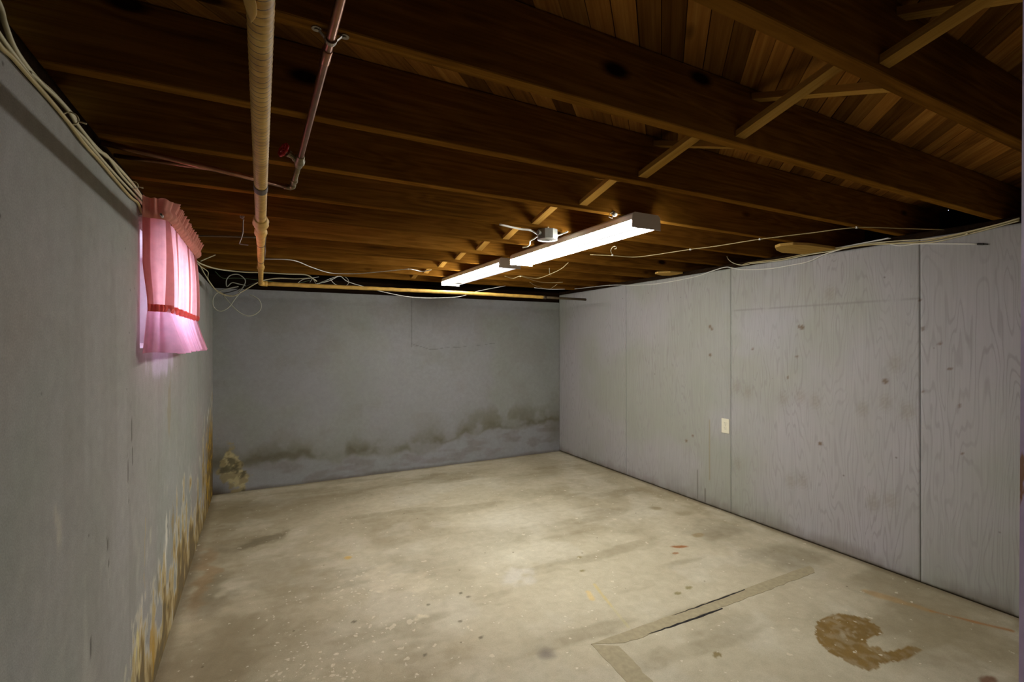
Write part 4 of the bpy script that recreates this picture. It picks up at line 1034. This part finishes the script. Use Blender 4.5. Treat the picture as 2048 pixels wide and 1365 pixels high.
cable('curled wire end between the near light and the tan cable', [(2.097, 2.551, 1.945), (2.022, 2.470, 1.945), (1.958, 2.373, 1.945), (1.964, 2.351, 1.945), (2.009, 2.400, 1.945), (2.009, 2.419, 1.945)], .002, 'cream')
cable('white coaxial cable stapled along the top of the plywood wall, sagging between staples',
      [(3.258, 4.840, 1.986), (3.258, 4.631, 1.969), (3.258, 4.004, 1.945), (3.258, 3.573, 1.901), (3.258, 3.244, 1.887), (3.258, 2.879, 1.899), (3.258, 2.726, 1.922), (3.258, 2.583, 1.939), (3.258, 2.515, 1.924), (3.258, 2.406, 1.896), (3.258, 2.204, 1.877), (3.258, 2.021, 1.880), (3.258, 1.919, 1.888), (3.258, 1.823, 1.918), (3.258, 1.673, 1.941), (3.258, 1.575, 1.942), (3.258, 1.483, 1.929), (3.258, 1.408, 1.901), (3.258, 1.314, 1.895), (3.258, 1.182, 1.871), (3.258, 1.071, 1.850)], .0036, 'white')
cx = Vector((3.258, 1.071, 1.850)); cx2 = Vector((3.258, 1.031, 1.841))
lathe('coax_connector', [(.004, 0), (.0058, .001), (.0058, (cx2 - cx).length * .6), (.0032, (cx2 - cx).length * .62), (.0032, (cx2 - cx).length)], cx, cx2 - cx, M['black'], bpy.data.objects[[o.name for o in bpy.data.objects if o.get('label', '').startswith('white coaxial')][0]], 10)
for i, (pts_, lb, mm, rr_) in enumerate((
        ([(3.251, 2.426, 1.933), (3.251, 2.359, 1.942), (3.251, 2.124, 1.933), (3.251, 1.915, 1.940), (3.251, 1.669, 1.939), (3.251, 1.506, 1.929), (3.251, 1.288, 1.904), (3.251, 1.098, 1.916), (3.251, 0.914, 1.942)], 'tan cable lying highest in the bundle over the plywood wall', 'tan', .0034),
        ([(3.257, 2.363, 1.936), (3.257, 2.128, 1.924), (3.257, 1.919, 1.933), (3.257, 1.791, 1.932), (3.257, 1.616, 1.937), (3.257, 1.433, 1.917), (3.257, 1.268, 1.893), (3.257, 1.121, 1.905), (3.257, 0.987, 1.924), (3.257, 0.916, 1.935)], 'cream cable lying lowest in the bundle over the plywood wall', 'cream', .0034),
        ([(3.244, 1.830, 1.947), (3.244, 1.694, 1.946), (3.244, 1.555, 1.940), (3.244, 1.402, 1.927), (3.244, 1.241, 1.911), (3.244, 1.106, 1.918), (3.244, 0.983, 1.932), (3.244, 0.912, 1.945)], 'cream cable joining the right half of the plywood wall bundle', 'cream', .0034))):
    cable(lb, pts_, rr_, mm)
cable('curved cable end dropping from the joists onto the plywood wall bundle', [(3.246, 2.555, 2.021), (3.246, 2.537, 1.991), (3.246, 2.492, 1.957), (3.246, 2.422, 1.932), (3.246, 2.355, 1.930)], .003, 'cream')
cable('grey cable running from the far light towards the far right corner', [(2.515, 4.300, 1.911), (2.705, 4.300, 1.905), (2.881, 4.280, 1.913)], .003, 'white')

def staple(name, p, ax, m, label, cat, group, r=.006):
    root = empty(name, p); tag(root, label, cat, group)
    a_, b_, d_ = frame_of(ax)
    obj('clip_body', *tube_vf([d_ * -.004, d_ * .004], r, 10), M[m], root)
    obj('nail_head', *lathe_vf([(.003, 0), (.003, .0015)], a_ * r * .9 - d_ * 0, a_, 8), M['steel'], root)
    return root
for p, lb in ((Vector((2.787, 1.397, 1.952)), 'white cable clip on the joist nearest the plywood wall top'), (Vector((2.599, 1.820, 1.952)), 'white cable clip on the second joist from the plywood bundle'),
              (Vector((2.482, 2.230, 1.952)), 'white cable clip right of the near light'), (Vector((2.163, 2.626, 1.952)), 'white cable clip just below the near light'), (Vector((1.054, 3.812, 1.938)), 'white cable clip left of the far light')):
    staple('cable_clip', p, (.9, -.3, 0), 'white', lb, 'clip', 'clips holding the joist cables')
for (x, y, Y_), lb in (((1041, 553, 0), 'wire nut and clip right of the far light'),):
    staple('cable_clip', Vector((2.073, 3.793, 1.941)), (1, 0, 0), 'white', lb, 'clip', 'clips holding the joist cables')
for px, lb in (((3.259, 2.516, 1.926), 'tan staple pinning the coaxial cable where the wall bundle begins'), ((3.259, 4.005, 1.945), 'staple pinning the coaxial cable near the far corner'), ((3.252, 1.109, 1.910), 'staple over the bundle near the door frame')):
    staple('cable_staple', Vector(px), (.1, 1, -.5), 'cream', lb, 'staple', 'staples along the plywood wall', .0062)
def tie(p, r, label, ax):
    a_, b_, d_ = frame_of(ax)
    pts_ = [Vector(p) + a_ * (r * math.cos(t)) + b_ * (r * 1.1 * math.sin(t)) for t in np.linspace(0, 2 * PI, 19)]
    o = obj('cable_tie', *tube_vf(pts_, .003, 6, flat=.5), M['cream'], None, True); tag(o, label, 'cable tie', 'ties around the left wall bundle')
    obj('tie_tail', *tube_vf([pts_[3], pts_[3] + a_ * .008 + b_ * .012], .0018, 5), M['cream'], o, True)
tie((-0.380, 1.422, 1.858), .013, 'pale tie around the left wall bundle, nearer to the camera', (0, 1, 0))
tie((-0.380, 2.025, 1.882), .012, 'pale tie around the left wall bundle, just before the curtain', (0, 1, 0))
